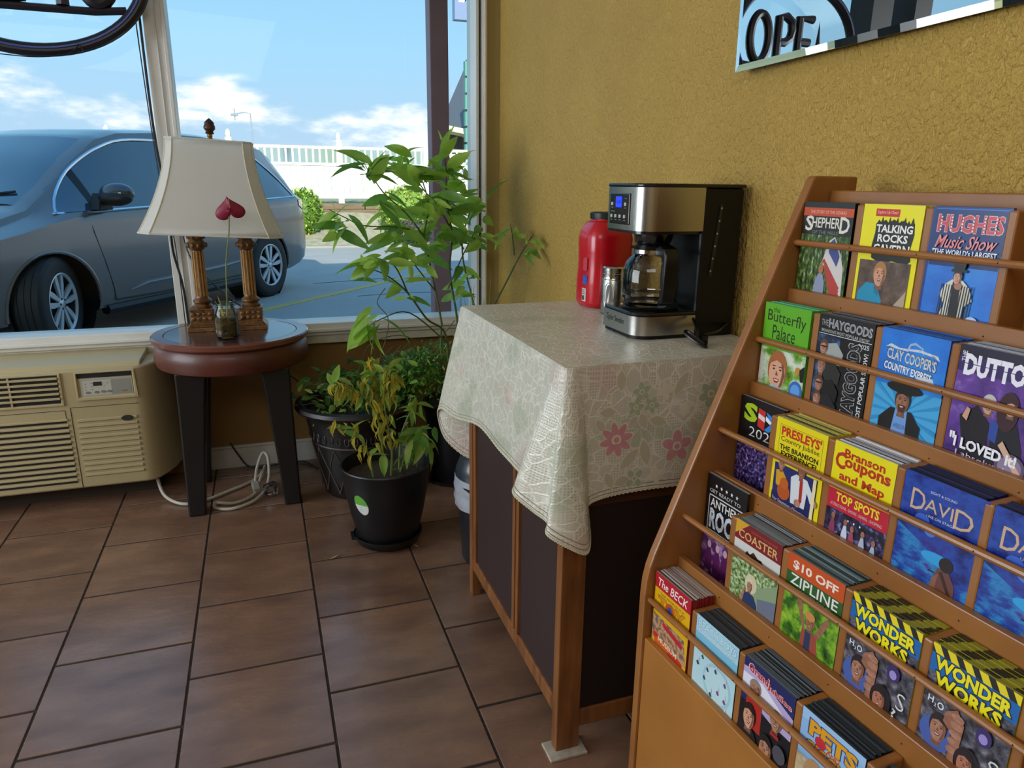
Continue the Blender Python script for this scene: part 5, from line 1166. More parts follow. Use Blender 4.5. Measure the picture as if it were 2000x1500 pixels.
# local x = along the rack (to the right in the photo), -y = out of the wall, z = up
LV = [.127, .187, .248, .308, .368]; LZ = [1.046, .888, .733, .577, .425]; TZ = [1.188, 1.026, .868, .706, .548]
RZ = [1.122, .962, .808, .655, .502]; LEN = .71; TH = .018
def sidep(x0):
    P_ = [(0, 0), (0, 1.229), (-.092, 1.229), (-.098, 1.226)]+[(-(.372-.0005*(7-i)**1.6), .50+.012*i) for i in range(7)][::-1]+[(-.372, .0)]
    P_ = [(0, 0), (0, 1.229), (-.094, 1.229), (-.099, 1.224), (-.358, .590), (-.366, .566), (-.371, .540), (-.373, .51), (-.373, 0)]
    return MB().prism([(y, z) for y, z in P_], 'x', x0, x0+TH).build('side_panel', M_wood, rack, smooth=0, bevel=.0035)
sp0 = sidep(0); sidep(LEN-TH)
MB().box(TH, LEN-TH, -.010, -.004, .02, 1.19).build('back_panel', M_ply, rack, smooth=0)
MB().box(TH, LEN-TH, -.060, -.044, 1.168, 1.206).build('top_rail', M_wood, rack, smooth=0, bevel=.002)
MB().box(TH, LEN-TH, -.064, -.060, .94, 1.168).build('tier_back', M_ply, rack, smooth=0)
MB().box(TH, LEN-TH, -LV[4], -LV[4]+.012, 0.0, LZ[4]).build('front_board', M_ply, rack, smooth=0, bevel=.002)
DU = [.133, .2475, .3605, .475, .589]
prev = .060
for r in range(5):
    v1 = LV[r]; bz = TZ[r]-.232
    if r < 4:
        lip = MB().box(TH, LEN-TH, -v1, -v1+.012, TZ[r+1]-.235, LZ[r]).build('lip_board', M_wood, rack, smooth=0, bevel=.0015)
    else: lip = None
    MB().box(TH, LEN-TH, -v1+.012, -prev, bz-.008, bz).build('shelf', M_ply, rack, smooth=0)
    for u in DU:
        MB().box(u-.0065, u+.0065, -v1+.0125, -prev, bz, TZ[r]-.002).build('divider', M_wood, rack, smooth=0, bevel=.0025)
    rod = MB().tube([(TH-.002, -v1+.0055, RZ[r]), (LEN-TH+.002, -v1+.0055, RZ[r])], .0052, 10).build('rod', M_wood, rack)
    for u in DU:
        MB().ball((u, -v1+.0005, RZ[r]+.0005), .0011, 6, 4).build('nail', M_nail, rod)
        if lip: MB().ball((u+.0, -v1-.0002, LZ[r]-.016), .0012, 6, 4).build('nail', M_nail, lip)
    prev = v1

# ---------------------------------------------------------------- printed covers
CWD, CHT = .1005, .229
ANC = (.685, .38); ROWANC = [(.687, .38), (.695, .397), (.713, .41), (.752, .437), (.775, .463)]
class Cover:
    """flat print, stacked in hair-thin layers on the front of the leaflet; x 0..1, y 0..1 (y below .38 hides behind the lip)"""
    def __init__(s, bg, width=CWD): s.anc = ANC; s.mb = MB(); s.mats = []; s.k = 0; s.w = width; s.R(0, 0, 1, 1, bg)
    def m(s, c):
        m_ = c if not isinstance(c, str) else ink(c)
        if m_ not in s.mats: s.mats.append(m_)
        return s.mats.index(m_)
    def pt(s, p):
        yr, yl = s.anc; y = p[1]
        y = yr+(y-.685)*(1-yr)/.315 if y >= .685 else (yl+(y-.38)*(yr-yl)/.305 if y >= .38 else yl+(y-.38))
        return (p[0]*s.w, -.00022-.000055*s.k, y*CHT)
    def G(s, pts, c): s.mb.face([s.pt(p) for p in pts], s.m(c)); s.k += 1; return s
    def R(s, x0, y0, x1, y1, c): return s.G([(x0, y0), (x1, y0), (x1, y1), (x0, y1)], c)
    def E(s, cx, cy, rx, ry, c, n=18): return s.G([(cx+rx*cos(2*pi*i/n), cy+ry*sin(2*pi*i/n)) for i in range(n)], c)
    def B(s, x0, y0, x1, y1, c, t=.012):
        for q in ((x0, y0, x1, y0+t*.44), (x0, y1-t*.44, x1, y1), (x0, y0, x0+t, y1), (x1-t, y0, x1, y1)): s.mb.face([s.pt(p) for p in ((q[0], q[1]), (q[2], q[1]), (q[2], q[3]), (q[0], q[3]))], s.m(c))
        s.k += 1; return s
    def T(s, txt, x0, y0, x1, y1, c, bold=.015, shear=0, rot=0, out=None, g=.014, slope=0):
        def pl(p): return s.pt((p[0], p[1]+slope*(p[0]-.5)))
        if out: put_text(s.mb, txt, x0, y0, x1, y1, pl, s.m(out), bold=bold+g*2.2, shear=shear, rot=rot, grow=g); s.k += 1
        put_text(s.mb, txt, x0, y0, x1, y1, pl, s.m(c), bold=bold, shear=shear, rot=rot); s.k += 1; return s
    def star(s, cx, cy, r, c):
        return s.G([(cx+r*(1 if i % 2 == 0 else .42)*sin(pi*i/5), cy+r*.44*(1 if i % 2 == 0 else .42)*cos(pi*i/5)) for i in range(10)], c)
    def head(s, cx, cy, r, skin, hair, smile=True, beard=None, shades=False):
        ry = r*.60; dk = mat('print_skin_shade', '#8a5b45', .35, noise_=(160, .8), c2='#6b4535')
        s.G([(cx-r*.36, cy-ry*.5), (cx+r*.36, cy-ry*.5), (cx+r*.5, cy-ry*1.35), (cx-r*.5, cy-ry*1.35)], dk)
        s.E(cx, cy+ry*.14, r*.94, ry*1.02, hair, 24); s.E(cx, cy-ry*.10, r*.78, ry*.94, skin, 24)
        s.G([(cx+r*.30, cy+ry*.6), (cx+r*.62, cy+ry*.45), (cx+r*.78, cy-ry*.1), (cx+r*.60, cy-ry*.68), (cx+r*.2, cy-ry*1.0), (cx+r*.42, cy-ry*.5), (cx+r*.52, cy)], dk)
        s.G([(cx+r*.92*cos(R_(t)), cy+ry*.14+ry*1.02*sin(R_(t))) for t in range(15, 170, 14)]+[(cx-r*.62, cy+ry*.42), (cx-r*.1, cy+ry*.62), (cx+r*.5, cy+ry*.46)], hair)
        if beard: s.G([(cx-r*.5, cy-ry*.40), (cx-r*.25, cy-ry*.30), (cx+r*.25, cy-ry*.30), (cx+r*.5, cy-ry*.40), (cx+r*.35, cy-ry*.95), (cx-r*.35, cy-ry*.95)], beard)
        if shades: s.R(cx-r*.66, cy+ry*.04, cx+r*.66, cy+ry*.24, '#16161a')
        else:
            for q in (-1, 1):
                s.R(cx+q*r*.32-r*.17, cy+ry*.27, cx+q*r*.32+r*.17, cy+ry*.32, '#4a3226'); s.E(cx+q*r*.32, cy+ry*.13, r*.11, ry*.05, '#2e211c', 8)
        s.G([(cx-r*.04, cy+ry*.06), (cx+r*.14, cy-ry*.20), (cx-r*.12, cy-ry*.20)], dk)
        if smile: s.G([(cx-r*.30, cy-ry*.40), (cx, cy-ry*.36), (cx+r*.30, cy-ry*.40), (cx+r*.14, cy-ry*.60), (cx-r*.14, cy-ry*.60)], '#7c3a36').G([(cx-r*.22, cy-ry*.42), (cx+r*.22, cy-ry*.42), (cx+r*.14, cy-ry*.50), (cx-r*.14, cy-ry*.50)], '#e0d4ca')
        return s
    def done(s, parent):
        for co, no in (((0, 0, 0), (-1, 0, 0)), ((s.w, 0, 0), (1, 0, 0)), ((0, 0, 0), (0, 0, -1)), ((0, 0, CHT), (0, 0, 1))):
            bmesh.ops.bisect_plane(s.mb.bm, geom=s.mb.bm.verts[:]+s.mb.bm.edges[:]+s.mb.bm.faces[:], plane_co=co, plane_no=no, clear_outer=True)
        return s.mb.build('printed_cover', s.mats, parent, smooth=0, recalc=False)
SK, SK2 = mat('print_skin', '#bd8a70', .35, noise_=(160, .8), c2='#96614b'), mat('print_skin_tan', '#a8745a', .35, noise_=(160, .8), c2='#7d4e3b')
def body_(c, cx, top, w_, bot, colr): c.G([(cx-w_*.45, top), (cx+w_*.45, top), (cx+w_, top-.06), (cx+w_*1.05, bot), (cx-w_*1.05, bot), (cx-w_, top-.06)], colr)
P_forest = picture('print_forest', ['#10140d', '#2b3a1a', '#55752c', '#c9d3b0'], 130, (1.6, 1, .5)); P_crowd = picture('print_crowd', ['#0b0812', '#1e1233', '#54407f', '#b9a9d8'], 170)
P_stage = picture('print_stage', ['#08070c', '#14101c', '#3a2b57', '#8f9dcb'], 90, detail=8); P_rock = picture('print_rock', ['#3a2a24', '#5f4a3e', '#7a6355'], 45)
P_garden = picture('print_garden', ['#2b4a14', '#6fa32a', '#cfd9c4', '#e8e4da'], 35); P_leafy = picture('print_leafy', ['#18330d', '#3c7018', '#7fae2a', '#a9cc3f'], 50); P_bush = picture('print_bush', ['#222f18', '#5f7b3c', '#a9bf8a', '#dfe6cf'], 160)
P_nebula = picture('print_nebula', ['#060a38', '#0e1f74', '#1f49a8', '#33207a'], 28, detail=8); P_nebula2 = picture('print_nebula_cyan', ['#150d66', '#173f9c', '#2a86c4', '#452490'], 32, (1, 1, 2.2)); P_steel = picture('print_steel', ['#111014', '#2c2a31', '#5c5a66', '#9a8f98'], 70)
P_purple = picture('print_purple', ['#3a1f63', '#6a3f9c', '#b39ad8'], 18); P_silver = picture('print_silver', ['#7b8794', '#d8dee6', '#a2adba'], 120, (1, 1, 2))
P_bluegrad = picture('print_blue', ['#1557b5', '#1f74d6', '#2f8fe6'], 10); P_pinkband = picture('print_magenta', ['#2a0f33', '#5b2a66', '#b99cc4'], 60, detail=8); P_town = picture('print_town', ['#3a6a8c', '#8a5a3a', '#c9a070', '#5f7f98'], 120)

def c_shepherd():
    c = Cover('#1b1e1c'); c.R(0, .905, 1, .962, '#c44a26').T('THE STORY OF THE OZARKS', .14, .922, .86, .944, '#e8b9a0', 0)
    c.R(0, .30, 1, .775, P_forest); c.T('S', .06, .80, .22, .905, '#e4ddd0', .02).T('HEPHER', .20, .825, .76, .895, '#e4ddd0', .015).T('D', .76, .795, .95, .905, '#e4ddd0', .02).T('OF THE HILLS', .22, .782, .74, .806, '#8a8f84', 0)
    c.G([(.60, .74), (.70, .77), (.80, .70), (.93, .56), (.95, .36), (.82, .34), (.70, .47), (.50, .60)], '#d8d0cc')
    for i in range(6): t = i*.075; c.G([(.50+t*.5, .60-t*.55), (.54+t*.5, .617-t*.55), (.90+t*.05, .43-t*.3), (.88+t*.05, .41-t*.3)], '#b8423c')
    c.G([(.60, .72), (.70, .76), (.84, .64), (.80, .57), (.62, .66)], '#43508c')
    c.E(.50, .535, .045, .028, SK); c.E(.50, .55, .05, .02, '#b5703c'); body_(c, .50, .51, .10, .30, '#8f98b5'); return c
def c_talking():
    c = Cover('#f0e400'); c.R(.22, .925, .62, .972, '#c8202c').T('Explore Up Close!', .25, .936, .59, .962, '#f4d9a0', .0)
    c.G([(.25, .88), (.30, .90), (.34, .885), (.40, .905), (.46, .885), (.54, .91), (.62, .89), (.70, .905), (.78, .885), (.88, .89), (.90, .82), (.87, .74), (.90, .66), (.84, .635), (.60, .65), (.40, .63), (.24, .66), (.22, .74), (.25, .82)], '#15150f')
    for i in range(10): c.G([(.26+i*.062, .88), (.29+i*.062, .925 if i % 2 else .905), (.32+i*.062, .88)], '#15150f')
    c.T('TALKING', .27, .825, .87, .875, '#f2f0e8', .03).T('ROCKS', .31, .765, .81, .815, '#f2f0e8', .03).T('CAVERN', .26, .695, .86, .752, '#f2f0e8', .03)
    c.R(.06, .30, .92, .645, P_rock); c.G([(.08, .30), (.10, .44), (.22, .50), (.40, .50), (.52, .40), (.56, .30)], '#1e8fb5'); c.G([(.36, .50), (.45, .50), (.46, .42), (.38, .44)], '#1577a0')
    c.head(.44, .56, .12, '#d69a78', '#b07a44'); c.G([(.60, .30), (.78, .40), (.92, .48), (.92, .30)], '#b3a18c'); return c
def c_hughes():
    c = Cover('#163a7d', .106); c.R(.04, .38, .96, .99, P_bluegrad); c.R(.04, .74, .96, .985, '#14356f'); c.R(.05, .66, .95, .75, '#14356f')
    c.T('HUGHES', .09, .855, .93, .955, '#d24a50', .03, out='#f0c8c4', g=.008)
    for w in range(6):
        for j in range(5): c.E(.135+w*.142, .868+j*.018, .012, .006, '#f5e2dc', 6)
    c.T('Music Show', .10, .765, .90, .840, '#e88c8a', .012, shear=.45)
    c.T('"THE WORLD\'s LARGEST', .08, .725, .92, .758, '#eef2fa', .02).T('PERFORMING FAMILY"', .10, .685, .90, .708, '#e3e9f5', .02)
    c.G([(.34, .56), (.42, .59), (.56, .59), (.66, .55), (.72, .48), (.62, .44), (.62, .28), (.24, .28), (.36, .44), (.28, .50)], '#d8d5c6')
    for i in range(13): x = .27+i*.034; c.G([(x, .30+.008*i % .05), (x+.014, .30), (x+.03, .56), (x+.018, .56)], '#23221f')
    c.G([(.44, .58), (.54, .58), (.56, .30), (.44, .30)], '#17171b'); c.head(.49, .605, .065, '#d6a184', '#3a2a22'); c.R(.40, .635, .60, .650, '#121214').G([(.43, .65), (.57, .65), (.59, .70), (.42, .70)], '#121214'); c.E(.52, .555, .05, .02, SK); c.E(.76, .36, .09, .035, '#b9cdea'); return c
def c_butterfly():
    c = Cover('#5dab20'); c.R(0, .20, 1, .665, P_garden)
    c.T('the', .20, .935, .34, .975, '#1c2c10', .0).T('Butterfly', .08, .835, .92, .945, '#1c2c10', .0, slope=-.02).T('Palace', .22, .735, .72, .840, '#1c2c10', .0, slope=-.01)
    c.head(.42, .50, .23, '#dca688', '#a8643c'); c.G([(.22, .36), (.34, .40), (.60, .38), (.78, .30), (.78, .2), (.18, .2)], '#9cb8c2'); c.E(.86, .40, .14, .075, '#2f6cc4').E(.86, .40, .10, .052, '#5f9fe0').G([(.9, .56), (1, .60), (1, .48), (.94, .48)], '#17171a').E(.86, .55, .05, .03, '#c58a3c'); return c
def c_haygoods():
    c = Cover('#121214'); c.T('THE', .04, .925, .17, .965, '#a8a8aa', .0).T('HAYGOODS', .19, .915, .96, .972, '#8e8e92', .02, out='#e0e0e0', g=.006, slope=-.012)
    c.T("BRANSON'S MOST POPULAR SHOW!", .06, .878, .93, .900, '#c8c8c8', .0, slope=-.010).R(.02, .868, .98, .872, '#e0e0e0').T('2025', .76, .825, .95, .855, '#d8d8d8', .01)
    c.T('HAYGOODS', .60, .33, .82, .845, '#17171a', .03, rot=1, out='#b8b8ba', g=.012).T('MOST POPULAR SHOW!', .88, .34, .955, .80, '#d8d8d8', .02, rot=1)
    c.R(.02, .33, .44, .862, picture('print_band', ['#08090c', '#1c2a44', '#4f7fb5'], 40))
    for i, (y, s_) in enumerate(((.775, 1), (.645, 1), (.52, 1), (.415, 0))):
        c.G([(.20, y+.03), (.38, y+.05), (.52, y-.02), (.50, y-.10), (.26, y-.10), (.16, y-.03)], ['#a2a6a4', '#2c2e2c', '#181a1c', '#202226'][i]); c.head(.15, y, .085, SK, '#5f4430' if i != 1 else '#8a5a3a', shades=bool(s_ and i != 1))
    return c
def c_clay():
    c = Cover(P_bluegrad); c.R(0, .2, 1, .66, '#46a8dc')
    for i in range(18):
        a = 2*pi*i/18; c.G([(.48, .50), (.48+1.1*cos(a), .50+.48*sin(a)), (.48+1.1*cos(a+.11), .50+.48*sin(a+.11))], '#2f8fcb') if True else 0
    c.R(0, .655, 1, 1, P_bluegrad)
    c.G([(.40, .88), (.44, .93), (.52, .945), (.64, .92), (.66, .87), (.62, .915), (.52, .93), (.46, .92), (.43, .88)], '#9fb6d4')
    c.G([(.08, .885), (.16, .910), (.30, .893), (.60, .908), (.86, .895), (.90, .865), (.80, .883), (.60, .893), (.30, .880), (.14, .890)], P_silver)
    c.T("CLAY COOPER'S", .12, .805, .86, .875, P_silver, .03, out='#3d4f6e', g=.012, slope=-.03).T('COUNTRY EXPRESS', .10, .737, .82, .787, '#e6ebf2', .03, out='#33486e', g=.012, slope=-.03)
    c.G([(.60, .745), (.84, .755), (.90, .70), (.84, .73), (.62, .73)], '#c9d3e2')
    c.G([(.14, .44), (.30, .52), (.62, .52), (.78, .44), (.78, .34), (.74, .2), (.20, .2), (.14, .34)], '#18181b').G([(.38, .52), (.56, .52), (.60, .2), (.32, .2)], '#6f9bd8'); c.T('AMERICAN', .385, .40, .565, .43, '#33507c', .0)
    c.head(.47, .575, .125, SK2, '#3a281f', beard='#4a3226'); c.E(.47, .655, .27, .035, '#141416').G([(.34, .655), (.62, .655), (.60, .715), (.36, .715)], '#141416')
    c.G([(.14, .34), (.20, .36), (.16, .2), (.06, .2)], SK2).G([(.74, .34), (.80, .35), (.84, .2), (.74, .2)], SK2); return c
def c_dutton():
    c = Cover(P_purple, .112); c.R(0, .93, 1, 1, '#1b1430').R(0, .85, 1, .94, '#33205c')
    c.T('THE', .03, .905, .08, .965, '#e8e4f0', .01, rot=1).T('DUTTONS', .07, .830, .98, .955, '#f0edf6', .05); c.R(.0, .895, 1., .899, '#33205c')
    c.G([(.12, .60), (.30, .68), (.46, .60), (.50, .30), (.36, .2), (.12, .2), (.20, .44)], '#15131b').G([(.50, .62), (.74, .64), (.84, .5), (.86, .2), (.50, .2)], '#17151d').G([(.47, .62), (.56, .62), (.56, .50), (.47, .52)], '#2f4a9c')
    c.head(.42, .70, .085, '#d6a78c', '#c9c3bc'); c.E(.63, .69, .115, .11, '#3a1c22'); c.head(.66, .715, .075, '#d9a68a', '#3a1c22')
    c.G([(.16, .60), (.20, .66), (.24, .65), (.22, .58)], '#cfa080'); c.E(.76, .40, .16, .075, '#5c4a66').E(.76, .40, .125, .058, '#8f7f98').G([(.60, .50), (.64, .53), (.88, .38), (.86, .35)], '#d6ac94')
    c.E(.95, .71, .10, .05, '#3a58a8').T('WIN', .88, .69, 1.0, .73, '#c9d3ee', .01)
    c.T('"', .06, .46, .12, .50, '#f0ecf6', .03).T('I LOVED it!', .12, .41, .82, .475, '#f4f1f8', .04, slope=-.02).T('I absolutely', .16, .355, .78, .395, '#cfc3e2', .0, slope=-.03); return c
def c_six():
    c = Cover('#131316'); c.R(0, .2, 1, .66, P_crowd); c.R(0, .655, 1, .70, '#131316')
    c.T('S', .10, .80, .42, .955, '#a9c422', .05).G([(.44, .94), (.60, .93), (.60, .77), (.44, .79)], '#c8302c').G([(.44, .90), (.60, .88), (.60, .84), (.44, .86)], '#e6d4d0')
    c.G([(.62, .93), (.74, .91), (.82, .865), (.92, .90), (1.0, .89), (.88, .84), (1.0, .76), (.90, .76), (.80, .81), (.70, .77), (.60, .78), (.73, .84)], '#3a86d2').G([(.62, .90), (.76, .86), (.72, .84), (.62, .86)], '#e8eef6')
    c.T('2025', .26, .685, .90, .765, '#e6e6e6', -.006); return c
def c_presleys():
    c = Cover('#e8d414'); c.B(.08, .70, .93, .955, '#5c5418', .006)
    c.T("PRESLEYS'", .12, .875, .90, .945, '#c8301c', .03, out='#7c5a14', g=.004).T('Country Jubilee', .12, .818, .88, .868, '#1d1a10', .0).T('THE BRANSON', .11, .765, .88, .805, '#1d1a10', .03).T('EXPERIENCE!', .15, .715, .86, .758, '#1d1a10', .03)
    c.R(.06, .28, .92, .655, '#232a66').R(.05, .28, .92, .44, '#1a2258')
    c.G([(.10, .60), (.22, .62), (.34, .56), (.32, .46), (.12, .50)], '#d49a1e').head(.20, .655, .07, SK, '#c9a44a'); c.E(.30, .47, .13, .06, '#b3541e').E(.30, .53, .09, .04, '#c05f22')
    c.G([(.42, .60), (.52, .635), (.74, .625), (.88, .54), (.92, .49), (.84, .48), (.76, .54), (.74, .42), (.46, .42), (.44, .52)], '#d6dade').G([(.60, .62), (.66, .62), (.68, .46), (.62, .44)], '#b02a20').head(.62, .67, .085, '#9c5f44', '#2a2020'); c.E(.92, .49, .05, .025, SK).E(.60, .44, .06, .028, SK)
    c.T('Four Generations of Entertainment', .10, .375, .86, .40, '#c9c6d8', .0, slope=-.03); c.R(.86, .30, .92, .66, '#e8d9a8'); return c
def c_coupons():
    c = Cover('#eadb10'); c.R(0, .26, 1, .655, P_stage); c.R(0, .535, 1, .665, '#c01e34')
    c.T('Branson', .18, .905, .84, .968, '#b8301a', .03).T('C', .04, .815, .22, .935, '#b8301a', .035).T('oupons', .20, .815, .94, .898, '#b8301a', .035, slope=-.01).T('and Map', .14, .725, .88, .803, '#b8301a', .03)
    c.T('TOP SPOTS', .14, .592, .86, .652, '#f0dc28', .03).T('ATTRACTIONS - SHOWS - DINING - SHOPPING', .06, .555, .92, .575, '#e6c8c8', .0)
    for x, y, cc in ((.14, .47, '#8a3a5a'), (.36, .46, '#c9d2e6'), (.48, .44, '#a04a5f'), (.66, .44, '#b0b8cc'), (.84, .42, '#9fb3c9')): body_(c, x, y, .05, y-.12, cc); c.E(x, y+.02, .032, .022, SK2)
    for x in (.40, .50, .60): c.E(x, .50, .012, .007, '#f4f4ff', 8)
    return c
def c_david():
    c = Cover(P_nebula, .108); c.G([(0, .2), (1, .2), (1, .44), (.6, .52), (.3, .60), (0, .66)], P_nebula2); c.E(.55, .54, .20, .035, '#2f9fdc')
    c.T('SIGHT & SOUND', .34, .910, .66, .925, '#d4d9ee', .0); c.T('D', .12, .775, .30, .905, '#cfae8c', .0).T('AVI', .30, .795, .64, .875, '#cfae8c', .0).T('D', .66, .765, .88, .885, '#cfae8c', .0).T('LIVE ON STAGE', .34, .760, .68, .776, '#d4d9ee', .0)
    c.G([(.58, .50), (.70, .51), (.80, .44), (.82, .34), (.78, .28), (.50, .28), (.52, .40)], '#6a4034').G([(.54, .44), (.60, .47), (.58, .34), (.50, .32)], '#8a5a46').E(.67, .535, .085, .042, '#241510').G([(.60, .48), (.64, .49), (.80, .36), (.77, .35)], '#3a1d18').R(.47, .46, .55, .468, '#1c1820').E(.30, .72, .10, .05, '#3a60c4').E(.42, .69, .08, .04, '#5f7fd6'); return c
def c_anthems():
    c = Cover('#121214'); [c.star(.24+.13*i, .935, .035, '#e6e6e6') for i in range(5)]; c.T('GET READY TO', .08, .880, .86, .905, '#b8b8b8', .01)
    c.B(.08, .60, 1.0, .865, '#c9c9c9', .02); c.T('ANTHEMS', .13, .785, .94, .845, '#dadada', .02).T('ROCK', .13, .625, .92, .775, P_silver, .04)
    c.R(0, .2, 1, .575, P_pinkband)
    for x in (.2, .42, .62, .84): body_(c, x, .47, .09, .28, '#5a1f52'); c.E(x, .495, .05, .03, '#caa0a8')
    return c
def c_coaster():
    c = Cover('#d2d2cc'); c.R(0, .82, 1, 1, '#7d2024').G([(0, 1), (.30, 1), (0, .86)], '#d6a02c').T('COASTER', .08, .845, .93, .925, '#d8b070', .01).T('ALPINE MOUNTAIN RIDE', .34, .945, .90, .962, '#b06a50', .0)
    c.G([(.24, .70), (.30, .76), (.36, .74), (.44, .78), (.54, .745), (.62, .75), (.70, .69), (.6, .695), (.46, .72), (.3, .70)], '#3a261c').E(.46, .695, .20, .02, '#8f9a3c')
    c.R(0, .2, 1, .665, P_bush); c.G([(.55, .52), (1, .64), (1, .2), (.60, .2)], '#8ca07a').G([(.62, .46), (1, .52), (1, .2), (.70, .2)], '#6f7688')
    c.E(.46, .53, .13, .07, '#d6cba8').head(.44, .515, .075, SK, '#d9cfae'); body_(c, .46, .46, .17, .2, '#243a66'); c.G([(.30, .46), (.36, .48), (.30, .34), (.24, .36)], SK); return c
def c_zip():
    c = Cover('#2c5a26'); c.R(0, .845, 1, 1, '#c8501e').T('$10 OFF', .10, .872, .90, .955, '#f0e0d0', .03)
    c.T('ZIPLINE', .08, .745, .93, .835, '#e8e8de', .01).T('CANOPY TOURS', .22, .712, .84, .732, '#d8d8cc', .01); c.R(0, .2, 1, .70, P_leafy)
    c.G([(.40, .50), (.66, .50), (.72, .36), (.60, .26), (.44, .26), (.38, .36)], '#9c4a3a').G([(.46, .50), (.56, .50), (.58, .30), (.46, .30)], '#2c3a5a').G([(.40, .50), (.46, .48), (.34, .66), (.26, .70), (.26, .64)], SK2).G([(.62, .50), (.68, .48), (.84, .62), (.82, .66), (.74, .62)], SK2).head(.53, .56, .085, SK2, '#b86a3a'); c.E(.52, .60, .09, .03, '#c98c4c'); c.E(.54, .25, .12, .05, '#c9c4b4'); return c
def c_wonder():
    c = Cover('#1564ac'); c.R(0, .2, 1, .80, P_steel)
    c.G([(0, .80), (1, .80), (1, .93), (0, .97)], '#1564ac').R(0, .935, 1, 1, '#17170f')
    for i in range(6): x = -.02+i*.185; c.G([(x, 1), (x+.10, 1), (x+.17, .935), (x+.07, .935)], '#e8d422')
    c.T('WONDER', .06, .830, .94, .925, '#f2e41c', .045, out='#17170f', g=.016, slope=-.01).T('WORKS', .09, .715, .86, .815, '#f2e41c', .045, out='#17170f', g=.016, slope=-.01)
    c.T('H', .06, .61, .13, .645, '#e8e8e8', .02).T('2', .14, .60, .17, .618, '#e8e8e8', .01).T('O', .18, .60, .26, .64, '#e8e8e8', .02)
    c.E(.22, .46, .20, .09, '#4a62a8').head(.24, .50, .12, SK, '#2c1c18'); c.G([(.30, .62), (.42, .66), (.52, .60), (.50, .38), (.40, .36), (.40, .52), (.28, .56)], SK2); [c.E(.44, .62-.045*i, .075, .019, SK) for i in range(5)]
    c.E(.62, .42, .15, .09, '#241a1c').head(.60, .42, .11, '#b3745a', '#241a1c'); c.G([(.46, .34), (.74, .34), (.80, .2), (.40, .2)], '#c98a1c'); c.E(.74, .62, .09, .05, '#3a2a66').E(.74, .61, .05, .026, '#a08fd0').E(.30, .70, .14, .03, '#15151c')
    c.T('?', .80, .38, .86, .43, '#d8d8d8', .01).T('S', .84, .44, .95, .54, '#d8d8d8', -.01); return c
def c_beck():
    c = Cover('#e2ae12'); c.R(0, .86, 1, 1, '#b81c2c').T('The BECK', .08, .885, .92, .965, '#f0e4d8', .01, shear=.2).T('THE WORLD IS A', .16, .815, .84, .835, '#4a3a14', .0)
    c.T('TOY', .12, .685, .88, .800, '#d08a1a', .04, out='#7d5414', g=.012); c.E(.46, .745, .12, .055, '#c44a20').E(.46, .745, .06, .028, '#2c4f9c'); c.R(0, .26, 1, .64, '#e2ae12').G([(0, .40), (.0, .62), (.9, .60), (1, .40)], P_town)
    c.G([(.30, .60), (.88, .55), (.86, .51), (.30, .56)], '#c02430').G([(.05, .47), (.90, .40), (.90, .30), (.70, .34), (.05, .42)], '#c8301c').E(.30, .40, .22, .04, '#cf5a1e').T('MUSEUM', .20, .405, .74, .445, '#f0e0c0', .02, slope=-.02); return c
def c_beach():
    c = Cover('#7fc0de'); c.R(0, .82, 1, 1, '#a9d6e6').T('BEACH BOYS', .05, .885, .96, .965, '#c9e6f0', .02, out='#4a86a8', g=.010).T("California Dreamin'", .06, .825, .94, .875, '#e8f2f6', .0, shear=.25, out='#3a6f98', g=.005)
    c.R(0, .2, 1, .68, '#b9dde4').E(.60, .50, .34, .15, '#a2ccda').E(.60, .50, .29, .125, '#bfe0e6')
    for x, y in ((.22, .62), (.36, .56), (.30, .48), (.55, .60), (.78, .56), (.64, .46), (.80, .44), (.48, .40), (.84, .35), (.12, .55)): c.G([(x-.03, y), (x, y+.02), (x+.04, y-.008), (x+.005, y-.018)], '#2a4a66' if x < .6 else '#6a4a86').G([(x-.005, y+.02), (x+.02, y+.06), (x+.03, y+.015)], '#e6d6e6')
    return c
def c_grand():
    c = Cover('#23285e'); c.G([(0, .90), (.2, .93), (.6, .86), (1, .78), (1, .56), (0, .66)], '#b9a8d4').G([(0, .84), (.4, .86), (.9, .72), (.8, .62), (0, .7)], '#e4e2f0')
    c.T('Grand', .10, .875, .50, .955, '#c02c24', .03, out='#f0e6e6', g=.010, slope=-.04).T('Jubilee', .48, .850, .95, .915, '#c02c24', .03, out='#f0e6e6', g=.010, slope=-.05)
    c.R(0, .2, 1, .60, '#141419'); body_(c, .28, .70, .16, .45, '#b32a24'); body_(c, .72, .60, .18, .3, '#17171c'); c.head(.27, .765, .125, SK, '#8f8478'); c.head(.72, .655, .125, SK, '#8c7a66')
    body_(c, .20, .46, .2, .2, '#1a1a20'); c.head(.22, .52, .14, '#d29a7c', '#1d1614'); c.head(.60, .41, .145, SK, '#1d1614'); c.R(.66, .545, .82, .57, '#a8242a'); c.E(.86, .46, .12, .06, '#4a4a52'); return c
def c_pets():
    c = Cover('#7ea9d8'); c.R(0, .62, 1, 1, '#8db8e2').G([(0, 1), (1, 1), (1, .92), (.5, .95), (0, .90)], '#9cc4ea')
    c.T('PETS', .14, .80, .90, .945, '#e0a01c', .05, out='#243a7c', g=.02).T('AND', .44, .755, .66, .795, '#d8481e', .03, out='#f4d43a', g=.006).T('GIGGLES', .12, .665, .92, .755, '#e0a01c', .05, out='#243a7c', g=.014).E(.34, .80, .09, .05, '#c42a3a'); c.R(0, .2, 1, .60, picture('print_pets', ['#5f7f3a', '#c9b48c', '#8a6a4a'], 30)); c.E(.3, .55, .15, .08, '#b58a5c').E(.62, .52, .14, .07, '#d8cdb8'); return c

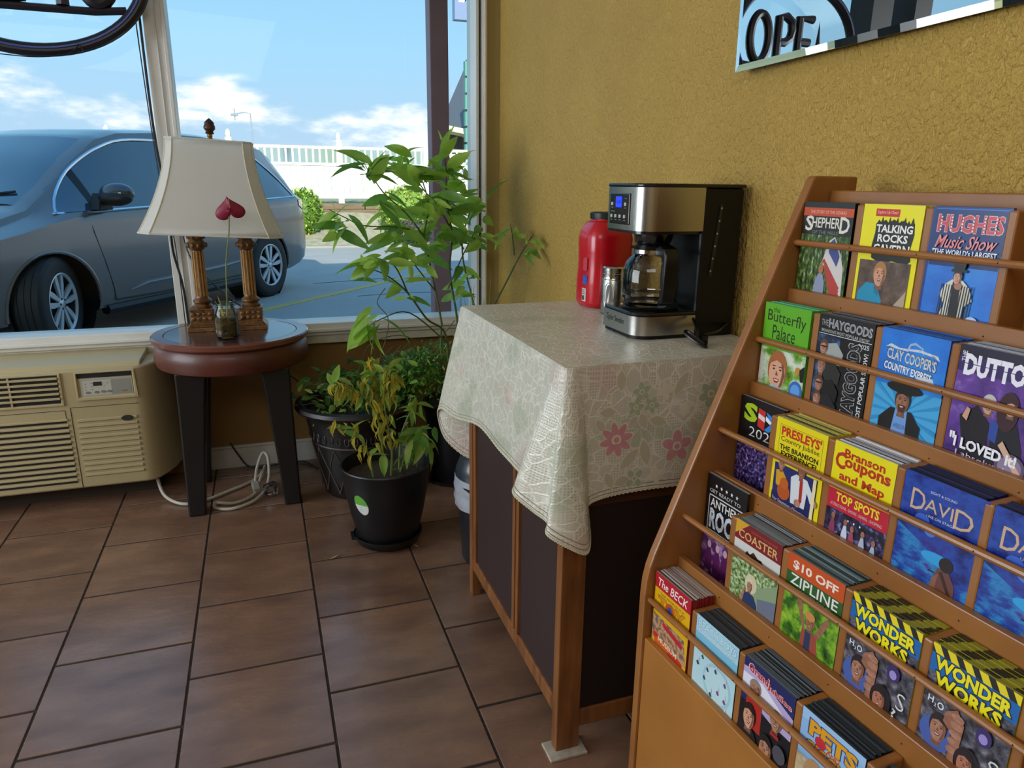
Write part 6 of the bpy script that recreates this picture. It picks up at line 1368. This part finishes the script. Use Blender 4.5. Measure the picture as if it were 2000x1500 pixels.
def shade_hex(h_, k): return '#'+''.join('%02x' % max(0, min(255, int(int(h_[i:i+2], 16)*k))) for i in (1, 3, 5))
def leaflet_mesh(name, side, top, th, w_=CWD, stripes=None):
    mb = MB(); mb.box(0, w_, 0, th, 0, CHT-.0006, 0)
    if stripes is None: mb.box(.0003, w_-.0003, .0002, th-.0002, CHT-.0006, CHT, 1)
    else:
        e_ = [0]+[w_*(i+stripes)/6 for i in range(6)]+[w_]
        for i in range(7): mb.box(e_[i]+1e-5, e_[i+1]-1e-5, .0001, th-.0001, CHT-.0035, CHT, 1 if i % 2 else 2) if e_[i+1]-e_[i] > 1e-4 else None
    return mb.mesh(name, [ink(side), mat('paper_edge_'+top.lstrip('#'), top, .6), ink('#1c1c12')], smooth=0)
rs = random.Random(77); Q = rack.matrix_world.copy(); bpy.context.view_layer.update(); Q = rack.matrix_world.copy()
def stack(r, cidx, make, cover_label, n, th, side, top, group, behind_label, gap=.0003, set_back=0, wide=CWD, du=0, cover_lean=0, dz=0, jit=.0012, striped=False):
    u0 = (TH if cidx == 0 else DU[cidx-1]+.0065)
    u1 = DU[cidx]-.0065 if cidx < 5 else LEN-TH
    u = u0+(u1-u0-wide)*.5+du; v = LV[r]-.0128-set_back; z0 = TZ[r]-CHT+dz
    root = thing('brochure', cover_label, 'brochure', Q @ Vector((u, -v, z0)), rack.rotation_euler[2]+rs.uniform(-.003, .003), group)
    root['group'] = group
    me = leaflet_mesh('pages', side, top, th, wide); inst('pages', me, root)
    vs_ = [me, me, leaflet_mesh('pages', side, shade_hex(top, .45), th, wide), leaflet_mesh('pages', side, shade_hex(top, 1.35), th, wide)] if not striped else [leaflet_mesh('pages', side, top, th, wide, k_/4) for k_ in (1, 2, 3, 4)]
    global ANC
    ANC = ROWANC[r] if dz == 0 else (ROWANC[r][0]-dz/CHT, ROWANC[r][1]-dz/CHT)
    if make: make().done(root)
    vmin = (.066 if r == 0 else LV[r-1]+.0008)
    for k in range(1, n):
        vv = v-k*(th+gap)
        if vv-th < vmin: break
        o = inst('brochure', vs_[(k//3) % 4] if striped else rs.choice(vs_), None, loc=Q @ Vector((u+rs.uniform(-jit, jit), -vv, z0+rs.uniform(-.0015, .0004))), rot=(0, 0, rack.rotation_euler[2]+rs.uniform(-.003, .003)))
        tag(o, ORD[k-1]+' '+behind_label, 'brochure', group)
S = stack
ORD = 'first second third fourth fifth sixth seventh eighth ninth tenth eleventh twelfth thirteenth fourteenth fifteenth sixteenth'.split()
S(0, 0, c_shepherd, 'dark brochure with forest and flag picture, top tier beside the side panel', 5, .0022, '#161816', '#3a3a3c', 'dark forest brochures', 'dark brochure behind the forest and flag cover', jit=.004)
S(0, 1, c_talking, 'yellow cavern brochure showing a boy in a blue shirt, top tier', 7, .0024, '#cfc20a', '#8a8a70', 'yellow cavern brochures', 'yellow brochure behind the boy in blue cover', jit=.003)
S(0, 2, c_hughes, 'blue brochure with a man in top hat and striped jacket, top tier', 6, .0024, '#173a78', '#2a3350', 'blue music show brochures', 'blue brochure behind the top hat cover', wide=.1055 if False else CWD)
S(1, 0, c_butterfly, 'green brochure with a smiling red haired boy, second tier at the left', 14, .0027, '#4d9a2c', '#4f9c76', 'green butterfly brochures', 'green brochure behind the smiling boy cover', gap=.0001)
S(1, 1, c_haygoods, 'black brochure with four men and sideways lettering, second tier', 14, .0027, '#141416', '#55565c', 'black band brochures', 'black brochure behind the sideways lettering cover', gap=.0002)
S(1, 2, c_clay, 'bright blue brochure with a cowboy in black hat, second tier', 14, .0027, '#17468c', '#2a5a9c', 'bright blue cowboy brochures', 'blue brochure behind the black hat cowboy cover', gap=.0001)
S(1, 3, c_dutton, 'purple brochure with two laughing women, second tier at the right edge', 12, .0032, '#2a1d48', '#a2a8b4', 'purple duo brochures', 'purple brochure behind the laughing women cover', gap=.0004)
S(2, 0, c_six, 'black brochure with rainbow coloured SIX lettering, third tier at the left', 3, .0030, '#141417', '#8a8c92', 'black rainbow letter brochures', 'brochure behind the rainbow lettering cover', set_back=.030)
S(2, 1, c_presleys, 'yellow brochure with red heading and a guitar player, third tier', 9, .0040, '#d0bf18', '#c8c070', 'yellow jubilee brochures', 'yellow brochure behind the red heading cover', gap=.0010, jit=.0015)
S(2, 2, c_coupons, 'yellow coupon brochure with red words over a concert picture, third tier', 11, .0036, '#b8b4b0', '#b4b6ba', 'yellow coupon brochures', 'pale edged brochure behind the coupon cover', gap=.0005)
S(2, 3, c_david, 'deep blue gold lettered brochure, third tier, left one of two alike', 14, .0029, '#101a50', '#1a2448', 'blue gold lettered brochures in the fourth pocket', 'dark blue brochure behind the left gold lettered cover', gap=.0003)
S(2, 4, c_david, 'deep blue gold lettered brochure cut by the photo edge, third tier, right one', 9, .0029, '#101a50', '#1a2448', 'blue gold lettered brochures in the fifth pocket', 'dark blue brochure behind the right gold lettered cover')
S(3, 0, c_anthems, 'black brochure with stars and boxed grey lettering, fourth tier at the left', 2, .0030, '#141416', '#7a7c80', 'black rock brochures', 'brochure behind the boxed lettering cover', set_back=.034, dz=.026)
S(3, 1, c_coaster, 'dark red and white brochure with a blond woman, fourth tier', 15, .0026, '#4a3230', '#6f777c', 'red coaster brochures', 'thin brochure behind the dark red coaster cover', gap=.0004)
S(3, 2, c_zip, 'orange and green brochure with a man raising his arms, fourth tier', 15, .0026, '#2f4a44', '#5f757a', 'orange zipline brochures', 'thin brochure behind the orange and green cover', gap=.0004)
S(3, 3, c_wonder, 'blue brochure with yellow letters and striped top, fourth tier, left one', 13, .0030, '#a89c18', '#9a942a', 'striped top brochures in the fourth pocket', 'yellow striped brochure behind the left yellow lettered cover', gap=.0008, striped=True)
S(3, 4, c_wonder, 'blue brochure with yellow letters and striped top, fourth tier, right one', 13, .0030, '#a89c18', '#9a942a', 'striped top brochures in the fifth pocket', 'yellow striped brochure behind the right yellow lettered cover', gap=.0008, striped=True)
S(4, 0, c_beck, 'red and yellow toy brochure, bottom tier beside the side panel', 13, .0028, '#8f2a2a', '#9a948c', 'red and yellow toy brochures', 'brochure behind the red and yellow toy cover', gap=.0007, dz=.012, jit=.002)
S(4, 1, c_beach, 'light blue brochure with outlined letters, bottom tier, second from the left', 14, .0028, '#20282e', '#30343a', 'light blue brochures', 'dark edged brochure behind the light blue cover', gap=.0003)
S(4, 2, c_grand, 'dark brochure with four smiling men and red script, bottom tier', 15, .0025, '#101218', '#55606a', 'four men brochures', 'dark edged brochure behind the four smiling men cover', gap=.0006)
S(4, 3, c_pets, 'sky blue brochure with orange letters, bottom tier at the picture edge', 14, .0028, '#16181c', '#26323a', 'sky blue pet brochures', 'dark edged brochure behind the sky blue cover', gap=.0003)
S(4, 4, None, 'dark brochure in the last visible pocket, bottom right corner', 10, .0028, '#1c2024', '#3c444c', 'dark corner brochures', 'dark brochure packed in the bottom right corner pocket', dz=-.004)
# yellow and black striped edges of the striped stacks: little bands on the tops
